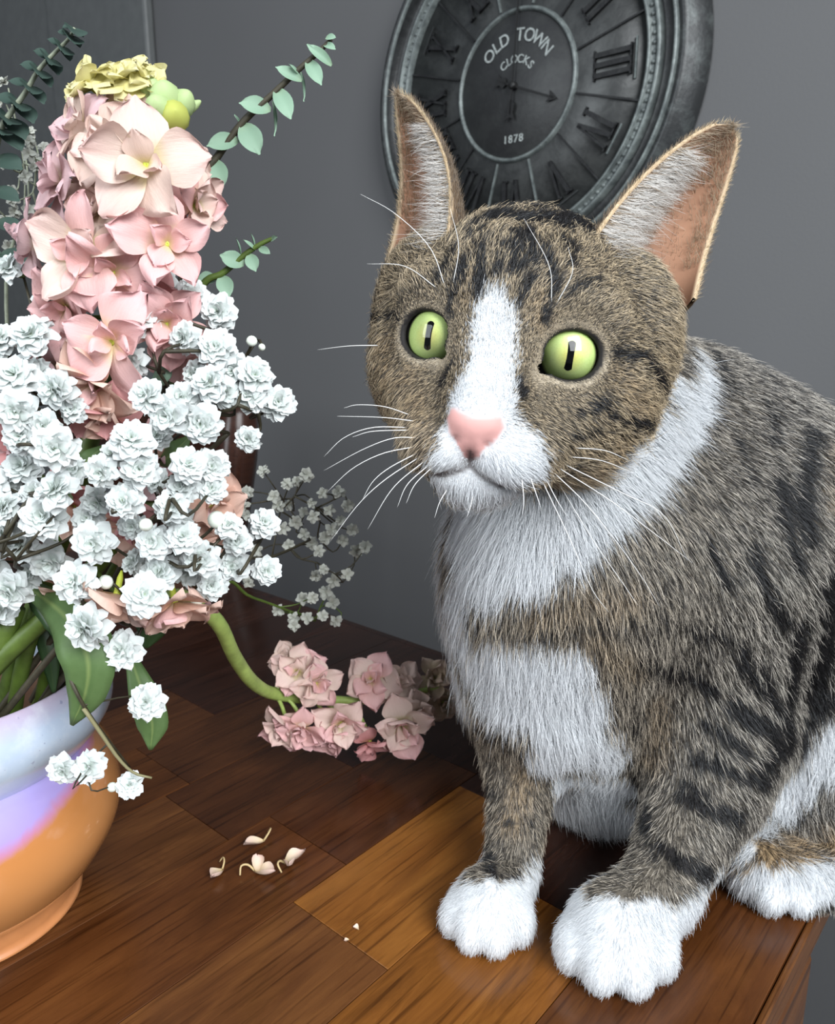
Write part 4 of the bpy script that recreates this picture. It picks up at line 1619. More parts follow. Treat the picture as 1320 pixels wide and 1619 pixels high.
ORANGE = (0.58, 0.235, 0.070)
M_VLIP = glaze('glaze_blue', [(0.0, (0.44, 0.56, 0.70)), (0.74, (0.52, 0.64, 0.76)), (0.86, (0.48, 0.57, 0.72)), (0.925, (0.52, 0.44, 0.58)), (0.955, (0.50, 0.20, 0.09)), (0.99, (0.42, 0.16, 0.06))], 0.32)
M_VBODY = glaze('glaze_orange', [(0.30, (0.60, 0.27, 0.095)), (0.485, ORANGE), (0.515, (0.56, 0.24, 0.40)), (0.545, (0.42, 0.33, 0.70)), (0.68, (0.42, 0.38, 0.72)), (0.74, (0.44, 0.50, 0.72))], 0.14, spots=False, drift=0.024)
M_VFOOT = simple('clay_orange', (0.56, 0.23, 0.085), 0.42, 0.12, 60, Coat_Weight=0.3)
M_VIN = simple('vase_inside', (0.20, 0.11, 0.07), 0.5)


def prof_spline(pts, n):
    q = spline(np.c_[np.array(pts), np.zeros(len(pts))], n)
    return [(float(a), float(b)) for a, b, _ in q]


body_p = prof_spline([(0.0460, 0.0145), (0.0525, 0.022), (0.0595, 0.035), (0.0618, 0.047), (0.0600, 0.060), (0.0555, 0.0695), (0.0515, 0.0735)], 28)
MB().lathe(body_p, 96).build('body', M_VBODY, VASE)
foot_p = prof_spline([(0.0005, 0.0005), (0.0395, 0.0005), (0.0408, 0.003), (0.0420, 0.010), (0.0435, 0.0145), (0.0460, 0.0165)], 16)
MB().lathe(foot_p, 80).build('foot', M_VFOOT, VASE)
lip_p = prof_spline([(0.0512, 0.0732), (0.0560, 0.0785), (0.0612, 0.0870), (0.0622, 0.0950), (0.0592, 0.1030), (0.0560, 0.1065), (0.0540, 0.1060), (0.0525, 0.1020), (0.0545, 0.0900)], 36)
MB().lathe(lip_p, 96).build('lip', M_VLIP, VASE)
MB().lathe([(0.0545, 0.0905), (0.049, 0.075), (0.055, 0.05), (0.045, 0.02), (0.0005, 0.018)], 64).build('inside', M_VIN, VASE)

# ------------------------------------------------------------------ plant materials


def tinted(name, base, mid, tip, rough=0.55, sss=0.15, edge=None):
    """petal or leaf: colour runs from the base to the tip of the blade (attribute 'along')"""
    t = NT(name)
    at = t.n('ShaderNodeAttribute', attribute_name='along')
    sp = t.n('ShaderNodeSeparateColor')
    t.l(at.outputs['Color'], sp.inputs[0])
    c = t.ramp(sp.outputs[0], [(0.0, base), (0.36 if edge else 0.28, mid), (1.0, tip)])
    nz = t.noise(t.coord((1, 1, 1)), 260, 3, 0.6)
    c = t.mix(0.22, c, t.ramp(nz, [(0.3, tuple(q * 0.72 for q in mid)), (0.7, tuple(min(1, q * 1.15) for q in tip))]))
    vn_ = t.noise(t.coord((9, 1.2, 1)), 3.0, 4, 0.6, 0.5)
    c = t.mix(0.16, c, t.ramp(vn_, [(0.30, (0.70, 0.58, 0.55)), (0.62, (1, 1, 1))]), 'MULTIPLY') if edge else c
    if edge:
        t.bump(vn_, 0.12, 0.05)
    t.set(Base_Color=c, Roughness=rough, Specular_IOR_Level=0.3)
    tl = t.n('ShaderNodeBsdfTranslucent')
    t.l(c, tl.inputs['Color'])
    mx = t.n('ShaderNodeMixShader')
    mx.inputs[0].default_value = sss
    t.l(t.bsdf.outputs[0], mx.inputs[1])
    t.l(tl.outputs[0], mx.inputs[2])
    t.l(mx.outputs[0], t.out.inputs['Surface'])
    return t.m


YG = (0.66, 0.66, 0.14)
PET = {
    'blush': tinted('petal_blush', YG, (0.86, 0.70, 0.60), (0.84, 0.58, 0.54), sss=0.22, edge=True),
    'pink': tinted('petal_pink', (0.76, 0.62, 0.24), (0.88, 0.55, 0.51), (0.89, 0.55, 0.56), sss=0.22, edge=True),
    'deep': tinted('petal_deep_pink', (0.55, 0.30, 0.12), (0.76, 0.34, 0.33), (0.80, 0.42, 0.42), sss=0.22, edge=True),
    'peach': tinted('petal_peach', (0.66, 0.44, 0.18), (0.82, 0.50, 0.38), (0.86, 0.62, 0.53), sss=0.22, edge=True),
    'beige': tinted('petal_beige', (0.64, 0.56, 0.22), (0.80, 0.63, 0.53), (0.78, 0.58, 0.52), sss=0.22, edge=True),
    'mauve': tinted('petal_mauve', (0.55, 0.42, 0.25), (0.68, 0.46, 0.46), (0.72, 0.50, 0.53), sss=0.22, edge=True),
    'yellow': tinted('petal_yellow', (0.48, 0.55, 0.08), (0.74, 0.68, 0.26), (0.80, 0.74, 0.42), sss=0.22),
    'shaded': tinted('petal_shaded', (0.30, 0.30, 0.10), (0.45, 0.36, 0.22), (0.52, 0.38, 0.32), sss=0.2),  # greenish florets beside the cat, with their shade mixed into the colour
}
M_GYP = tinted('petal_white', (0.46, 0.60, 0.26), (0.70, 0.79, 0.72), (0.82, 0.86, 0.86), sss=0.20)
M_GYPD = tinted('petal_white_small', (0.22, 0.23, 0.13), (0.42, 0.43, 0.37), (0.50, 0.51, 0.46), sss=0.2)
M_GBUD = simple('bud_white', (0.80, 0.86, 0.76), 0.6, 0.08, 300)
M_EUC = tinted('eucalyptus_leaf', (0.22, 0.32, 0.20), (0.22, 0.35, 0.25), (0.30, 0.45, 0.33), 0.6, 0.12)
M_EUCD = tinted('eucalyptus_leaf_dark', (0.055, 0.085, 0.065), (0.035, 0.065, 0.052), (0.055, 0.09, 0.075), 0.6, 0.08)
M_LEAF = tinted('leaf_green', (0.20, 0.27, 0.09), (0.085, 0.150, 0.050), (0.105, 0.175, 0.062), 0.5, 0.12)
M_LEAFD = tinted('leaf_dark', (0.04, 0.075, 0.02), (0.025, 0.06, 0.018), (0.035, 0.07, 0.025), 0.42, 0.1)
M_STEM = simple('stem_green', (0.32, 0.42, 0.11), 0.5, 0.25, 120)
M_STEMD = simple('stem_deep_green', (0.075, 0.12, 0.018), 0.5, 0.3, 120)
M_TWIG = simple('twig_brown', (0.040, 0.034, 0.018), 0.6, 0.3, 300)
M_TWIGG = simple('twig_pale', (0.30, 0.33, 0.24), 0.6, 0.2, 300)
M_THROAT = simple('throat_yellow_green', (0.50, 0.56, 0.06), 0.5, 0.2, 300)
M_BUD = simple('bud_green', (0.40, 0.52, 0.24), 0.65, 0.25, 200)


def blade(length, width, nl=8, nw=6, cup=0.15, curl=0.3, ruffle=0.06, seed=0, shape='petal', wr=3.0):
    """one petal or leaf as a grid: base at the origin, running along +Y, face towards +Z; returns verts, faces, along"""
    r = np.random.default_rng(seed)
    ph = r.uniform(0, 6.28, 4)
    V, A = [], []
    for i in range(nl + 1):
        s = i / nl
        if shape == 'petal':
            w = 0.16 * (1 - s) + math.sin(math.pi * min(1, s * 0.98) ** 1.25) ** 0.75 * 0.98
            w = w if s < 0.97 else w * 0.85
        elif shape == 'fan':
            w = 0.22 + 0.78 * math.sin(math.pi / 2 * min(1.0, s * 1.35)) - 0.30 * max(0, s - 0.75) * 2
        elif shape == 'round':
            w = math.sin(math.pi * (0.03 + 0.95 * s)) ** 0.62
        else:
            w = math.sin(math.pi * (0.02 + 0.97 * s ** 0.85)) ** 0.8
        w *= width / 2
        for j in range(nw + 1):
            u_ = 2 * j / nw - 1
            y = length * s * (1 - ((0.20 * u_ * u_ - 0.05 * math.exp(-(u_ / 0.25) ** 2)) * s if shape == 'fan' else 0.06 * u_ * u_ * (1 if s > 0.6 else 0)))
            x = w * u_
            z = cup * length * u_ * u_ * (w / (width / 2 + 1e-9)) - curl * length * (s ** 2) * 0.5
            z += ruffle * length * s * (math.sin(wr * u_ * 2 + ph[0] + 2 * s) * abs(u_) + 0.5 * math.sin(5 * s + ph[1] + u_ * 1.5))
            x += ruffle * length * 0.5 * s * math.sin(4 * s + ph[2])
            V.append((x, y, z))
            A.append(s)
    F = [(i * (nw + 1) + j, i * (nw + 1) + j + 1, (i + 1) * (nw + 1) + j + 1, (i + 1) * (nw + 1) + j) for i in range(nl) for j in range(nw)]
    return np.array(V), F, np.array(A)


def along_mesh(name, V, F, A, thick=0.0):
    me = mesh_np(name, V, F)
    ca = me.color_attributes.new('along', 'FLOAT_COLOR', 'POINT')
    A = np.asarray(A, float)
    ca.data.foreach_set('color', np.c_[A, A, A, np.ones(len(A))].astype(np.float32).ravel())
    return me


_pet_cache = {}


def petal_mesh(kind, v):
    key = (kind, v)
    if key not in _pet_cache:
        V, F, A = blade(1.0, 0.70 + 0.09 * (v % 4), 10, 8, 0.05 + 0.07 * (v % 3), 0.15 + 0.16 * (v % 4), 0.13, 40 + v, wr=2.2 + 0.8 * (v % 3))
        me = along_mesh('petal', V, F, A)
        me.materials.append(PET[kind])
        _pet_cache[key] = me
    return _pet_cache[key]


def throat_mesh():
    if 'throat' not in _pet_cache:
        b = MB().lathe([(0.02, -0.45), (0.06, -0.30), (0.065, -0.05), (0.075, 0.03), (0.04, 0.06), (0.002, 0.04)], 10)
        me = mesh_np('floret', b.v, b.f)
        me.materials.append(M_THROAT)
        _pet_cache['throat'] = me
    return _pet_cache['throat']


def set_world(o, M):
    """place a child by its world matrix; the parents here only carry translations or given matrices"""
    pm = o.parent.get('_m') if False else None
    o.matrix_world = M


frng = np.random.default_rng(21)


def floret(root, root_mat, p, facing, size, kind, layers=((5, 1.25, 1.0), (4, 0.75, 0.78), (3, 0.35, 0.55)), kinds2=None):
    """a floret of ruffled petals looking along `facing`; petal length = size"""
    o = obj('floret', throat_mesh(), root)
    M = Matrix.Translation(Vector([float(q) for q in p])) @ frame_from(facing, (0, 0, 1), frng.uniform(0, 1.2)).to_4x4() @ Matrix.Diagonal((size, size, size, 1))
    o.matrix_basis = root_mat.inverted() @ M
    for li, (n, op, sc) in enumerate(layers):
        a0 = frng.uniform(0, 6.28) if li else 0.3
        for k in range(n):
            a = a0 + 2 * math.pi * k / n + frng.normal() * 0.16
            op2 = op + frng.normal() * 0.14
            kk = kind if (kinds2 is None or frng.random() < 0.7) else kinds2
            c = obj('petal', petal_mesh(kk, int(frng.integers(0, 10))), o)
            # blade along +Y, face +Z: tilt it up from the axis, then turn about the axis
            R = Matrix.Rotation(a, 4, 'Z') @ Matrix.Rotation(math.pi / 2 - op2, 4, 'X') @ Matrix.Rotation(frng.normal() * 0.2, 4, 'Y')
            s2 = sc * frng.uniform(0.86, 1.1)
            c.matrix_basis = R @ Matrix.Translation((0, 0.05, 0)) @ Matrix.Diagonal((s2, s2, s2, 1))
    return o


def root_empty(name, p):
    e = empty(name, tuple(float(q) for q in p))
    return e, Matrix.Translation(Vector([float(q) for q in p]))


def local_tube(b, pts, rad, origin, seg=8):
    b.tube(np.asarray(pts) - np.asarray(origin), rad, seg)


MOUTH_C = VC + np.array([0.0, 0.0, 0.10])
SINGLE = ((5, 1.22, 1.0), (3, 0.60, 0.55))

# ------------------------------------------------------------------ the tall stock spike
base = VC + np.array([0.020, -0.004, 0.030])
stock, SM = root_empty('stock_flower', base)
tag(stock, 'tall blush pink stock spike with a yellow-green top rising from the pot', 'flower', 'stock flowers in the pot')
ax_pts = [base, VC + np.array([0.030, -0.006, 0.10]), W(120, 780, 0.272), W(180, 520, 0.272), W(200, 330, 0.270), W(205, 160, 0.272)]
b = MB()
local_tube(b, spline(ax_pts, 26), np.linspace(0.0042, 0.0022, 26), base)
b.build('stem', M_STEMD, stock)
SPIKE = [
    (232, 262, .243, .0180, (0.05, -1, .12), 'blush', SINGLE, 'beige'), (264, 386, .245, .0152, (.30, -1, .05), 'pink', SINGLE, None), (135, 402, .245, .0172, (-.22, -1, .05), 'pink', SINGLE, 'blush'),
    (178, 432, .246, .0150, (.12, -1, -.25), 'pink', SINGLE, None), (132, 208, .262, .0128, (-.8, -.7, .3), 'beige', None, 'mauve'), (172, 232, .256, .0130, (-.4, -1, .3), 'beige', None, 'blush'),
    (100, 288, .264, .0140, (-.9, -.7, .1), 'mauve', None, None), (306, 325, .263, .0132, (.9, -.6, 0), 'blush', None, 'pink'), (288, 262, .266, .0118, (.8, -.5, .3), 'beige', None, 'blush'),
    (178, 540, .240, .0160, (-.1, -1, -.1), 'pink', SINGLE, 'peach'), (150, 606, .245, .0142, (-.3, -1, -.4), 'peach', None, 'pink'), (168, 652, .250, .0135, (0, -.9, -.6), 'deep', None, 'peach'),
    (264, 512, .251, .0148, (.4, -1, -.1), 'pink', None, None), (226, 468, .258, .0130, (.2, -1, 0), 'deep', None, None), (58, 385, .276, .0128, (-1, -.5, 0), 'mauve', None, None),
    (105, 485, .256, .0135, (-.4, -1, -.3), 'pink', None, None), (300, 556, .266, .0130, (.6, -.8, -.3), 'pink', None, None), (160, 330, .262, .0130, (-.3, -1, .2), 'blush', None, 'beige'),
    (215, 200, .262, .0120, (0.1, -1, .6), 'blush', None, 'beige'), (246, 330, .262, .0125, (.3, -1, 0), 'deep', None, 'pink'), (90, 580, .262, .0130, (-.6, -.8, -.3), 'pink', None, 'mauve'),
    (148, 142, .268, .0110, (-.6, -.7, .7), 'yellow', None, None), (190, 130, .266, .0112, (-.1, -.7, .8), 'yellow', None, None), (232, 138, .268, .0105, (.4, -.7, .7), 'yellow', None, None),
    (208, 122, .276, .0085, (.1, -.3, 1), 'yellow', None, None),
]
DOUBLE = ((5, 1.25, 1.0), (4, 0.80, 0.80), (3, 0.38, 0.56))
for px, py, Y, sz, fc_, kd, lay, k2 in SPIKE:
    floret(stock, SM, W(px, py, Y), fc_, sz, kd, lay or DOUBLE, k2)


def bud(root, SMt, p, d, r, ln, mat, name='bud'):
    if ('bud', mat.name) not in _pet_cache:
        bb = MB().lathe([(0.001, -1.0), (0.45, -0.8), (0.85, -0.3), (1.0, 0.15), (0.85, 0.6), (0.5, 0.9), (0.25, 1.05), (0.001, 1.1)], 12)
        me_ = mesh_np('bud', bb.v, bb.f)
        me_.materials.append(mat)
        _pet_cache[('bud', mat.name)] = me_
    o = obj(name, _pet_cache[('bud', mat.name)], root)
    o.matrix_basis = SMt.inverted() @ Matrix.Translation(Vector([float(q) for q in p])) @ frame_from(d).to_4x4() @ Matrix.Diagonal((r, r, ln, 1))
    return o


for px, py, Y, d, r, ln, m in ((262, 160, .266, (.2, -.8, .6), .0050, .0062, M_BUD), (285, 168, .268, (.7, -.5, .6), .0042, .0055, M_BUD), (252, 175, .262, (.1, -1, .3), .0042, .0055, M_BUD),
                               (275, 186, .263, (.4, -1, .1), .0048, .0058, PET['yellow']), (240, 152, .268, (.2, -.6, .8), .0042, .0052, M_BUD), (299, 172, .270, (1, 0, .6), .0016, .0042, M_BUD)):
    bud(stock, SM, W(px, py, Y), d, r, ln, m)

def pedicels(root, path, pts, org, mat):
    bb = MB()
    for p in pts:
        low = path[path[:, 2] < p[2] + 0.004]
        low = low if len(low) else path[:1]
        a = low[int(np.argmin(((low - p) ** 2).sum(1)))]
        local_tube(bb, spline([a, (a + p) / 2 + np.array([0, 0.002, -0.003]), p + np.array([0, 0.003, -0.001])], 6), 0.0009, org, 6)
    bb.build('pedicels', mat, root)


pedicels(stock, spline(ax_pts, 60), [W(q[0], q[1], q[2]) for q in SPIKE], base, M_STEMD)

# ------------------------------------------------------------------ the lower stock spike, mostly under the baby's breath
base2 = VC + np.array([0.010, -0.022, 0.030])
stock2, SM2 = root_empty('stock_flower', base2)
tag(stock2, 'short peach stock flower drooping low among the white blossoms above the pot', 'flower', 'stock flowers in the pot')
b = MB()
local_tube(b, spline([base2, VC + np.array([0.022, -0.030, 0.10]), W(120, 930, 0.262), W(200, 840, 0.258), W(270, 770, 0.268)], 20), np.linspace(0.0042, 0.0026, 20), base2)
b.build('stem', M_STEMD, stock2)
LOWER = (
        (185, 938, .241, .0170, (-.1, -.6, -1), 'peach', DOUBLE, 'blush'), (276, 950, .244, .0170, (.3, -.5, -1), 'peach', DOUBLE, 'pink'), (332, 800, .262, .0150, (.8, -.7, -.2), 'peach', DOUBLE, 'mauve'),
        (305, 868, .262, .0140, (.6, -.7, -.5), 'peach', DOUBLE, 'blush'), (118, 800, .262, .0140, (-.3, -1, -.2), 'peach', DOUBLE, 'deep'), (255, 728, .264, .0140, (.2, -1, 0), 'mauve', DOUBLE, 'pink'),
        (205, 830, .258, .0140, (0, -1, -.3), 'peach', DOUBLE, 'deep'), (120, 925, .258, .0130, (-.3, -.6, -.9), 'peach', DOUBLE, None), (20, 700, .27, .013, (-.5, -1, 0), 'deep', DOUBLE, 'mauve'))
pedicels(stock2, spline([base2, VC + np.array([0.022, -0.030, 0.10]), W(120, 930, 0.262), W(200, 840, 0.258), W(270, 770, 0.268)], 40), [W(q[0], q[1], q[2]) for q in LOWER], base2, M_STEMD)
for px, py, Y, sz, fc_, kd, lay, k2 in LOWER:
    floret(stock2, SM2, W(px, py, Y), fc_, sz, kd, lay, k2)

# ------------------------------------------------------------------ the stock stem that has flopped onto the table
base3 = VC + np.array([0.036, 0.006, 0.060])
stock3, SM3 = root_empty('stock_flower', base3)
tag(stock3, 'bent pale pink stock stem flopped over the pot onto the table towards the cat', 'flower', 'stock flowers in the pot')
path3 = spline([base3, VC + np.array([0.046, 0.010, 0.115]), W(255, 950, 0.295), W(300, 950, 0.305), W(345, 985, 0.318), W(372, 1040, 0.340), W(405, 1083, 0.362), W(450, 1100, 0.384), W(560, 1108, 0.398), W(640, 1098, 0.404), W(700, 1085, 0.410)], 44)
b = MB()
local_tube(b, path3, np.interp(np.linspace(0, 1, 44), [0, .5, .72, .8, 1], [.0032, .0034, .0033, .0023, .0014]), base3, 10)
b.build('stem', M_STEM, stock3)
DFL = [
    (470, 1062, .384, .0150, (-.2, -.9, .5), 'blush'), (500, 1080, .382, .0140, (.3, -1, .1), 'blush'), (455, 1045, .392, .0120, (-.3, -.6, .9), 'beige'), (452, 1148, .376, .0150, (-.4, -1, -.2), 'blush'), (478, 1150, .374, .0150, (0, -1, -.3), 'pink'),
    (540, 1142, .378, .0165, (.1, -1, -.1), 'blush'), (520, 1160, .382, .0145, (-.3, -.9, -.5), 'pink'), (636, 1146, .388, .0180, (.1, -1, -.1), 'blush'), (655, 1128, .394, .0140, (.5, -.9, .1), 'beige'), (586, 1074, .396, .0160, (-.1, -.8, .6), 'blush'),
    (628, 1078, .402, .0140, (.3, -.8, .5), 'beige'), (585, 1172, .392, .0140, (0, -.8, -.6), 'deep'), (686, 1072, .412, .0130, (.2, -.8, .5), 'shaded'), (700, 1110, .412, .0120, (.4, -.9, 0), 'shaded'),
]
for px, py, Y, sz, fc_, kd in DFL:
    floret(stock3, SM3, W(px, py, Y), fc_, sz, kd, DOUBLE, 'pink' if kd == 'blush' else None)
b = MB()
for px, py, Y, sz, fc_, kd in DFL:
    p = W(px, py, Y)
    j = int(np.argmin(((path3 - p) ** 2).sum(1)))
    j = max(0, j - 1)
    local_tube(b, spline([path3[j], (path3[j] + p) / 2 + np.array([0, 0.003, 0.002]), p + np.array([0, 0.004, 0])], 6), 0.0011, base3, 6)
b.build('pedicels', M_STEM, stock3)

# ------------------------------------------------------------------ leaves of the pot


def ribbon_leaf(pts, hw, nw=6, cup=0.18, wave=0.0):
    """a leaf along a midrib; hw in metres; the blade faces the open side (towards the room in front)"""
    n = 18
    c = spline(pts, n)
    w = np.interp(np.linspace(0, 1, n), np.linspace(0, 1, len(hw)), hw)
    tg = np.gradient(c, axis=0)
    tg /= np.linalg.norm(tg, axis=1)[:, None]
    V, A = [], []
    for i in range(n):
        view = np.array([0.25, -1.0, 0.35])
        side = np.cross(tg[i], view)
        side /= np.linalg.norm(side)
        nn = np.cross(side, tg[i])
        for j in range(nw + 1):
            u_ = 2 * j / nw - 1
            V.append(c[i] + side * u_ * w[i] + nn * (-cup * w[i] * (abs(u_) ** 1.3) + wave * math.sin(i * 0.9 + u_ * 2)))
            A.append(0.0 if abs(u_) < 0.1 else 0.35 + 0.6 * i / n)
    F = [(i * (nw + 1) + j, i * (nw + 1) + j + 1, (i + 1) * (nw + 1) + j + 1, (i + 1) * (nw + 1) + j) for i in range(n - 1) for j in range(nw)]
    return np.array(V), F, np.array(A)


def px_leaf(parent, pts, hw_px, mat, name='leaf', org=None, **kw):
    P3 = [W(*q) for q in pts]
    tt = depth_of(np.array(P3))
    hw = [h * t_ / FPX for h, t_ in zip(hw_px, np.interp(np.linspace(0, 1, len(hw_px)), np.linspace(0, 1, len(tt)), tt))]
    V, F, A = ribbon_leaf(P3, hw, **kw)
    me_ = along_mesh(name, V - np.asarray(org), F, A)
    o = obj(name, me_, parent, mat)
    md_ = o.modifiers.new('thickness', 'SOLIDIFY')
    md_.thickness = 0.0005
    return o


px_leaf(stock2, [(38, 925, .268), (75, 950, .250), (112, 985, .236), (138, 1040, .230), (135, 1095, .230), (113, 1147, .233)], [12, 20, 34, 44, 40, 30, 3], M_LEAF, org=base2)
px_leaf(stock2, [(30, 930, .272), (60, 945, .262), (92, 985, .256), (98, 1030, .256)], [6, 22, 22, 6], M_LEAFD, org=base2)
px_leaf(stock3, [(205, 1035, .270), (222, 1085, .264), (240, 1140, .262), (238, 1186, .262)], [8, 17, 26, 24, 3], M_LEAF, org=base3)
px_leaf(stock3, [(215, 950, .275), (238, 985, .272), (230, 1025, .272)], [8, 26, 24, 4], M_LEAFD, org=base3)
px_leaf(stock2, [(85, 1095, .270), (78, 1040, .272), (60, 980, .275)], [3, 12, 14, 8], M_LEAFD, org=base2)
px_leaf(stock, [(238, 610, .262), (255, 590, .255), (270, 575, .258)], [4, 16, 14, 3], M_EUC, org=base)
px_leaf(stock, [(110, 760, .262), (135, 730, .255), (165, 705, .258)], [4, 16, 14, 3], M_LEAF, org=base)
px_leaf(stock, [(250, 735, .262), (275, 715, .255), (300, 690, .258)], [4, 18, 16, 3], M_LEAF, org=base)
px_leaf(stock, [(215, 470, .262), (245, 440, .262), (262, 420, .264)], [4, 16, 14, 3], M_EUC, org=base)

# a few more stems standing in the mouth of the pot
for k, (ax_, ay_, px, py, Y, r) in enumerate(((0.030, -0.030, 22, 960, .262, .0042), (0.012, -0.036, -5, 960, .262, .0040), (0.036, -0.012, 60, 960, .270, .0030), (0.040, 0.002, 95, 985, .276, .0026))):
    b = MB()
    org = (base, base2, base3)[k % 3]
    par = (stock, stock2, stock3)[k % 3]
    local_tube(b, spline([VC + np.array([ax_ * 0.6, ay_ * 0.6, 0.03]), VC + np.array([ax_, ay_, 0.098]), W(px, py, Y)], 12), r, org)
    b.build('side_stem', M_STEMD, par)

# ------------------------------------------------------------------ baby's breath


def gyp_mesh(v, mat, npet=(10, 10, 9, 7, 5)):
    r = np.random.default_rng(100 + v)
    Vs, Fs, As, o = [], [], [], 0
    for li, n in enumerate(npet):
        op = (1.55, 1.22, 0.92, 0.62, 0.32)[li]
        ln = (0.52, 0.50, 0.45, 0.38, 0.28)[li]
        for k in range(n):
            V, F, A = blade(ln, ln * 0.74, 5, 4, 0.16, 0.42, 0.13, int(r.integers(0, 9999)), wr=4, shape='fan')
            R = Matrix.Rotation(2 * math.pi * (k + 0.5 * li) / n + r.normal() * 0.15, 3, 'Z') @ Matrix.Rotation(math.pi / 2 - op + r.normal() * 0.2, 3, 'X') @ Matrix.Rotation(r.normal() * 0.35, 3, 'Y')
            V = np.array([R @ Vector(p) for p in V]) + np.array([0, 0, 0.05 * li])
            Vs.append(V)
            As.append(np.clip(A * (1.0 - 0.06 * li) + 0.25 - 0.05 * li, 0, 1))
            Fs += [tuple(i + o for i in q) for q in F]
            o += len(V)
    me_ = along_mesh('blossom', np.concatenate(Vs), Fs, np.concatenate(As))
    me_.materials.append(mat)
    return me_


GYP = [gyp_mesh(v, M_GYP) for v in range(6)]
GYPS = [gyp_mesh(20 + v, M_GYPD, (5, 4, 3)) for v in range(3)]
CALYX = MB().lathe([(0.02, -0.50), (0.10, -0.42), (0.16, -0.22), (0.18, -0.02), (0.10, 0.02)], 8)
_cal_me = mesh_np('calyx', CALYX.v, CALYX.f)
_cal_me.materials.append(simple('calyx_green', (0.20, 0.28, 0.12), 0.6))
grng = np.random.default_rng(77)


def gyp_spray(label, start, lst, small=False, twig_mat=None, root_pts=None, spread=0.012, stem_r=0.0009, group="baby's breath sprays in the bouquet"):
    """lst of (px, py, diameter in px, Y); diameter under 30 counts as a closed bud in the large-flowered sprays"""
    e, EM = root_empty('baby_breath_spray', start)
    tag(e, label, 'flower', group)
    P3 = np.array([W(px, py, Y) for px, py, d, Y in lst])
    cen = P3.mean(0) + np.array([0, 0.016, -0.012])
    mids = root_pts or []
    main = spline([start, *[np.array(q) for q in mids], cen], 22)
    b = MB()
    local_tube(b, main, np.linspace(stem_r * 1.7, stem_r, 22), start, 6)
    hubs = []
    for (px, py, d, Y), p in zip(lst, P3):
        size = d * depth_of(p) / FPX
        to = np.array([0.0, -1.0, 0.18]) + (p - cen) * np.array([9, 3, 9]) + grng.normal(size=3) * 0.22
        to /= np.linalg.norm(to)
        isbud = (d < 30) and not small
        if isbud:
            o = bud(e, EM, p, to, size * 0.5, size * 0.5, M_GBUD, 'bud')
        else:
            me_ = (GYPS if small else GYP)[int(grng.integers(0, 3 if small else 6))]
            o = obj('blossom', me_, e)
            s_ = size * (0.95 if small else 1.12)
            o.matrix_basis = EM.inverted() @ Matrix.Translation(Vector(p)) @ frame_from(to, (0, 0, 1), grng.uniform(0, 6)).to_4x4() @ Matrix.Diagonal((s_, s_, s_ * 0.9, 1))
            if not small:
                cx_ = obj('calyx', _cal_me, o)
        # twig: leave the nearest hub or the upper part of the main stem
        anchors = [main[int(k)] for k in grng.integers(12, 22, 3)] + [h for h in hubs]
        anchors = sorted(anchors, key=lambda q: np.linalg.norm(q - p))
        a = anchors[0] if grng.random() < 0.7 else anchors[min(1, len(anchors) - 1)]
        endp = p - to * size * 0.42
        mid = a * 0.45 + endp * 0.55 + grng.normal(size=3) * 0.0025 + (np.array([0, -0.012, -0.002]) if (grng.random() < 0.35 and not small) else np.array([0, 0.004, -0.002]))
        local_tube(b, spline([a, mid, endp], 7), np.linspace(stem_r * 0.75, stem_r * 0.5, 7), start, 5)
        hubs.append(mid)
    b.build('stem', twig_mat or M_TWIG, e)
    return e


def Yof(px, py, back=0.0):
    d = math.hypot(px - 190, py - 740)
    return 0.222 + 0.046 * min(1.0, (d / 330) ** 2) + back + grng.uniform(-0.004, 0.004)


def L(*a):
    return [(px, py, d, Yof(px, py, bk[0] if bk else 0.0)) for px, py, d, *bk in a]


mouth = lambda dx, dy: VC + np.array([dx, dy, 0.085])
gyp_spray("white baby's breath blossoms at the top right, below the tall pink spike", mouth(0.034, 0.0), L(
    (220, 507, 62), (295, 535, 48), (343, 552, 58), (347, 494, 54), (252, 443, 50, 0.004), (303, 470, 50, 0.004), (209, 573, 48, 0.010), (398, 540, 18), (414, 549, 12)),
    root_pts=[W(190, 900, .272), W(235, 720, .270)])
gyp_spray("white baby's breath blossoms reaching furthest right in front of the chair back", mouth(0.038, 0.004), L(
    (234, 627, 52), (267, 655, 58), (289, 630, 48, .006), (318, 668, 60), (336, 608, 58), (372, 588, 54), (402, 595, 56), (395, 628, 48), (440, 638, 50), (393, 694, 38), (313, 593, 44, .008), (358, 622, 44, .01), (250, 690, 40, .02)),
    root_pts=[W(210, 920, .275), W(270, 780, .272)])
gyp_spray("white baby's breath blossoms at the upper left edge of the bouquet", mouth(0.0, -0.006), L(
    (5, 539, 50), (54, 533, 64), (27, 598, 66), (92, 615, 58), (27, 650, 64), (36, 690, 52), (73, 672, 46, .008), (88, 708, 66), (19, 426, 44, .012), (80, 474, 48, .01), (5, 610, 50, .012), (60, 590, 44, .014), (-15, 575, 60), (118, 650, 40, .014)),
    root_pts=[W(30, 920, .275), W(50, 780, .272)])
gyp_spray("white baby's breath blossoms massed in the middle of the bouquet", mouth(0.020, -0.010), L(
    (209, 698, 64), (222, 742, 56), (162, 745, 48), (199, 792, 54), (155, 790, 46, .012), (298, 735, 52), (334, 737, 52), (335, 772, 44), (290, 772, 48), (272, 800, 50), (210, 830, 42, .012), (231, 829, 22), (282, 818, 44, .008), (250, 760, 40, .016), (180, 720, 40, .016), (315, 755, 40, .008)),
    root_pts=[W(140, 930, .272), W(190, 850, .268)])
